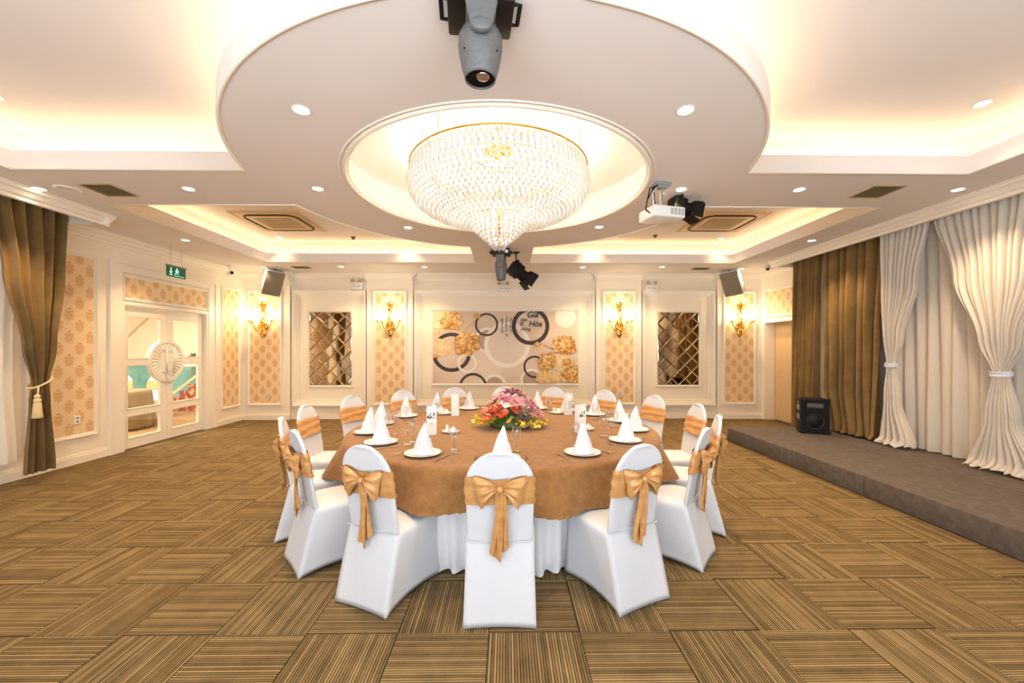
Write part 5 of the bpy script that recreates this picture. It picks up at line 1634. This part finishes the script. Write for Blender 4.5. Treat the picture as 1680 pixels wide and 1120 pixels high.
emergency(-0.08, 2.97, 'twin head emergency light above the mural')
emergency(3.26, 2.98, 'twin head emergency light above the right mirror niche')

# ---- cameras, exit sign, sockets
e = empty('bullet_camera', (-5.62, 8.30, 3.10), 0.9, 'white bullet security camera by the left corner', 'camera')
m = MB(); m.lathe([(0,0.155),(0.04,0.155),(0.042,0.145),(0.015,0.14),(0.012,0.02)], 16); m.build('mount', WPLASTIC, e, smooth=True)
m = MB(); m.lathe([(0,-0.12),(0.035,-0.12),(0.038,-0.10),(0.038,0.06),(0.02,0.07),(0,0.07)], 18, axis='y'); m.build('body', WPLASTIC, e, smooth=True)
MB().lathe([(0,-0.124),(0.03,-0.124),(0.033,-0.121)], 18, axis='y').build('lens', BLACK, e, smooth=True)
e = empty('dome_camera', (5.30, 8.20, ZC), 0, 'small dome security camera by the right corner', 'camera')
MB().lathe([(0.055,0),(0.058,-0.01),(0.055,-0.05),(0.045,-0.06),(0,-0.062)], 20).build('housing', WPLASTIC, e, smooth=True)
MB().sphere((-0.005, -0.02, -0.062), 0.036).build('lens_ball', BLACK, e, smooth=True)
ex = empty('exit_sign', (-5.46, 6.77, 2.83), PI/2, 'green running man exit sign hung on two rods before the double door', 'exit sign')
EXG = pm('exit_green_lit', srgb(14,74,50), 0.4, emit=srgb(14,74,50), es=0.25); EXW = pm('exit_mark_lit', srgb(150,235,205), 0.4, emit=srgb(150,235,205), es=1.0)
MB().bbox(-0.185, 0.185, -0.014, 0.014, -0.085, 0.085, 0.006).build('panel', EXG, ex)
MB().box(-0.195, 0.195, -0.018, 0.018, 0.085, 0.105).build('rail', GREY, ex)
for s in (-1, 1): MB().tube([(s*0.11, 0, 0.105), (s*0.11, 0, ZC-2.83)], 0.004, 6).build('rod', CHROME, ex)
mk = MB()
def q2(pts): mk.add([(x, -0.0155, z) for x, z in pts], [tuple(range(len(pts)))])
q2([(-0.128,0.06),(-0.112,0.06),(-0.112,-0.01),(-0.128,-0.01)]); q2([(-0.150,0.0),(-0.090,0.0),(-0.12,-0.045)]); q2([(-0.15,-0.05),(-0.09,-0.05),(-0.09,-0.058),(-0.15,-0.058)])
q2([(0.0+0.014*math.cos(2*PI*k/10), 0.052+0.014*math.sin(2*PI*k/10)) for k in range(10)])
q2([(-0.015,0.035),(0.02,0.035),(0.01,-0.005),(-0.02,-0.005)]); q2([(-0.012,0.032),(-0.045,0.01),(-0.04,0.003),(-0.010,0.02)]); q2([(0.018,0.03),(0.045,0.008),(0.04,0.0),(0.012,0.02)])
q2([(-0.02,-0.003),(-0.002,-0.003),(-0.018,-0.03),(-0.045,-0.04),(-0.048,-0.03),(-0.03,-0.022)]); q2([(-0.004,-0.003),(0.010,-0.003),(0.028,-0.02),(0.022,-0.045),(0.013,-0.045),(0.016,-0.022)])
for k in range(14): q2([(-0.06+k*0.015,-0.066),(-0.050+k*0.015,-0.066),(-0.050+k*0.015,-0.056-0.004*(k % 3)),(-0.06+k*0.015,-0.056)])
mk.build('running_man_mark', EXW, ex)
def socket(loc, rz, label):
    e = empty('wall_socket', loc, rz, label, 'socket', 'wall sockets')
    MB().bbox(-0.04, 0.04, -0.010, 0.0, -0.06, 0.06, 0.003).build('plate', WPLASTIC, e)
    for z in (-0.025, 0.025): MB().box(-0.018, 0.018, -0.0115, -0.0095, z-0.012, z+0.012).build('outlet', GREY, e)
socket((-5.866, 5.61, 0.60), PI/2, 'white wall socket low on the left wallpaper panel')
socket((2.53, 9.076, 0.57), 0, 'white wall socket on the pilaster right of the mural')
socket((-5.33, 9.076, 0.50), 0, 'white wall socket on the pilaster in the left corner')

# ================================================================== ADJOINING ROOM, seen through the glazed door
TEAL = mottled('teal_mural', srgb(60,160,170), srgb(150,206,200), 1.6, 0.5)
o = MB().box(-11.0, -6.4, 11.46, 11.5, 0.08, 1.16).build('teal_wall_panel', TEAL); tag(o, 'teal painted panel on the far wall seen through the double door', 'wall panel')
gs = MB().box(-0.9, 0.9, -0.03, 0.0, -0.02, 0.02).mesh('gold_strip', GOLDTRIM)
for x, z, ry, lb in ((-10.3, 2.2, -0.75, 'rising'), (-8.5, 2.2, 0.75, 'falling')):
    tag(inst('gold_wall_strip', gs, None, (x, 11.49, z), (0, ry, 0)), '%s diagonal gold strip on the lobby wall behind the door' % lb, 'wall strip', 'diagonal gold wall strips')
st = empty('staircase', (-8.7, 10.7, 0), 0, 'staircase with red patterned runner seen through the right door leaf', 'staircase')
REDC = pm('red_runner', srgb(150,50,34), 0.85); _t = NT(REDC); _t.base(_t.ramp(_t.noise(9, 3, 0.6, _t.coord('Object')), [(0.45, srgb(140,38,26)), (0.55, srgb(214,150,96))], 'CONSTANT'))
for k in range(6):
    MB().box(k*0.22, k*0.22+0.24, -0.35, 0.35, 0.0, 0.17*(k+1)).build('step', REDC, st)
MB().add([(-0.15,-0.37,0.05),(1.4,-0.37,1.25),(1.4,-0.37,1.33),(-0.15,-0.37,0.13),(-0.15,-0.40,0.05),(1.4,-0.40,1.25),(1.4,-0.40,1.33),(-0.15,-0.40,0.13)], [(4,5,6,7),(0,3,2,1),(0,1,5,4),(3,7,6,2),(0,4,7,3),(1,2,6,5)]).build('stringer', GOLDTRIM, st)
lt = empty('lobby_table', (-7.72, 8.05, 0), 0, 'small round table under a brown cloth behind the left door leaf', 'table')
MB().lathe([(0,0.71),(0.55,0.71),(0.55,0.74),(0,0.74)], 32).build('tabletop', WOOD, lt)
MB().tube([(0,0,0),(0,0,0.71)], 0.04, 10).build('pedestal', BLACKM, lt); MB().lathe([(0,0),(0.25,0),(0.24,0.03),(0,0.05)], 20).build('foot', BLACKM, lt)
GC = fabric('olive_cloth', srgb(120,98,62), srgb(140,116,78), 0.85, 300, 0.1)
def lcl(u, v):
    a = 2*PI*u
    if v < 0.5: r = 0.57*v/0.5; return (r*math.cos(a), r*math.sin(a), 0.748)
    k = (v-0.5)/0.5; r = 0.58 + 0.06*k + 0.03*k*math.sin(a*14)
    return (r*math.cos(a), r*math.sin(a), 0.745-0.70*k)
tag(MB().grid(lcl, 120, 16, wrap=True).build('tablecloth', GC, smooth=True, loc=(-7.72, 8.05, 0)), 'olive brown cloth over the small table behind the glass door', 'tablecloth')
make_chair((-8.62, 9.05, 0), PI+0.3, 'white covered chair behind the left door leaf, nearer the hinge', 'chairs beyond the glass door')
make_chair((-8.02, 9.06, 0), PI-0.2, 'white covered chair behind the left door leaf, nearer the middle', 'chairs beyond the glass door')
pv = empty('potted_plant', (-8.55, 11.2, 1.16), 0, 'small leafy plant on the ledge seen through the right door leaf', 'plant')
MB().box(-0.25, 0.25, -0.18, 0.27, -0.06, 0.0).build('ledge', TRIM, pv)
MB().lathe([(0,0),(0.07,0),(0.09,0.12),(0.085,0.13),(0,0.12)], 16).build('pot', PORC, pv, smooth=True)
for k in range(18):
    a = k*2.4; inst('leaf', lfm, pv, (0.02*math.cos(a), 0.02*math.sin(a), 0.12), (0, -0.4-0.3*(k % 3), a), (1.8,)*3)
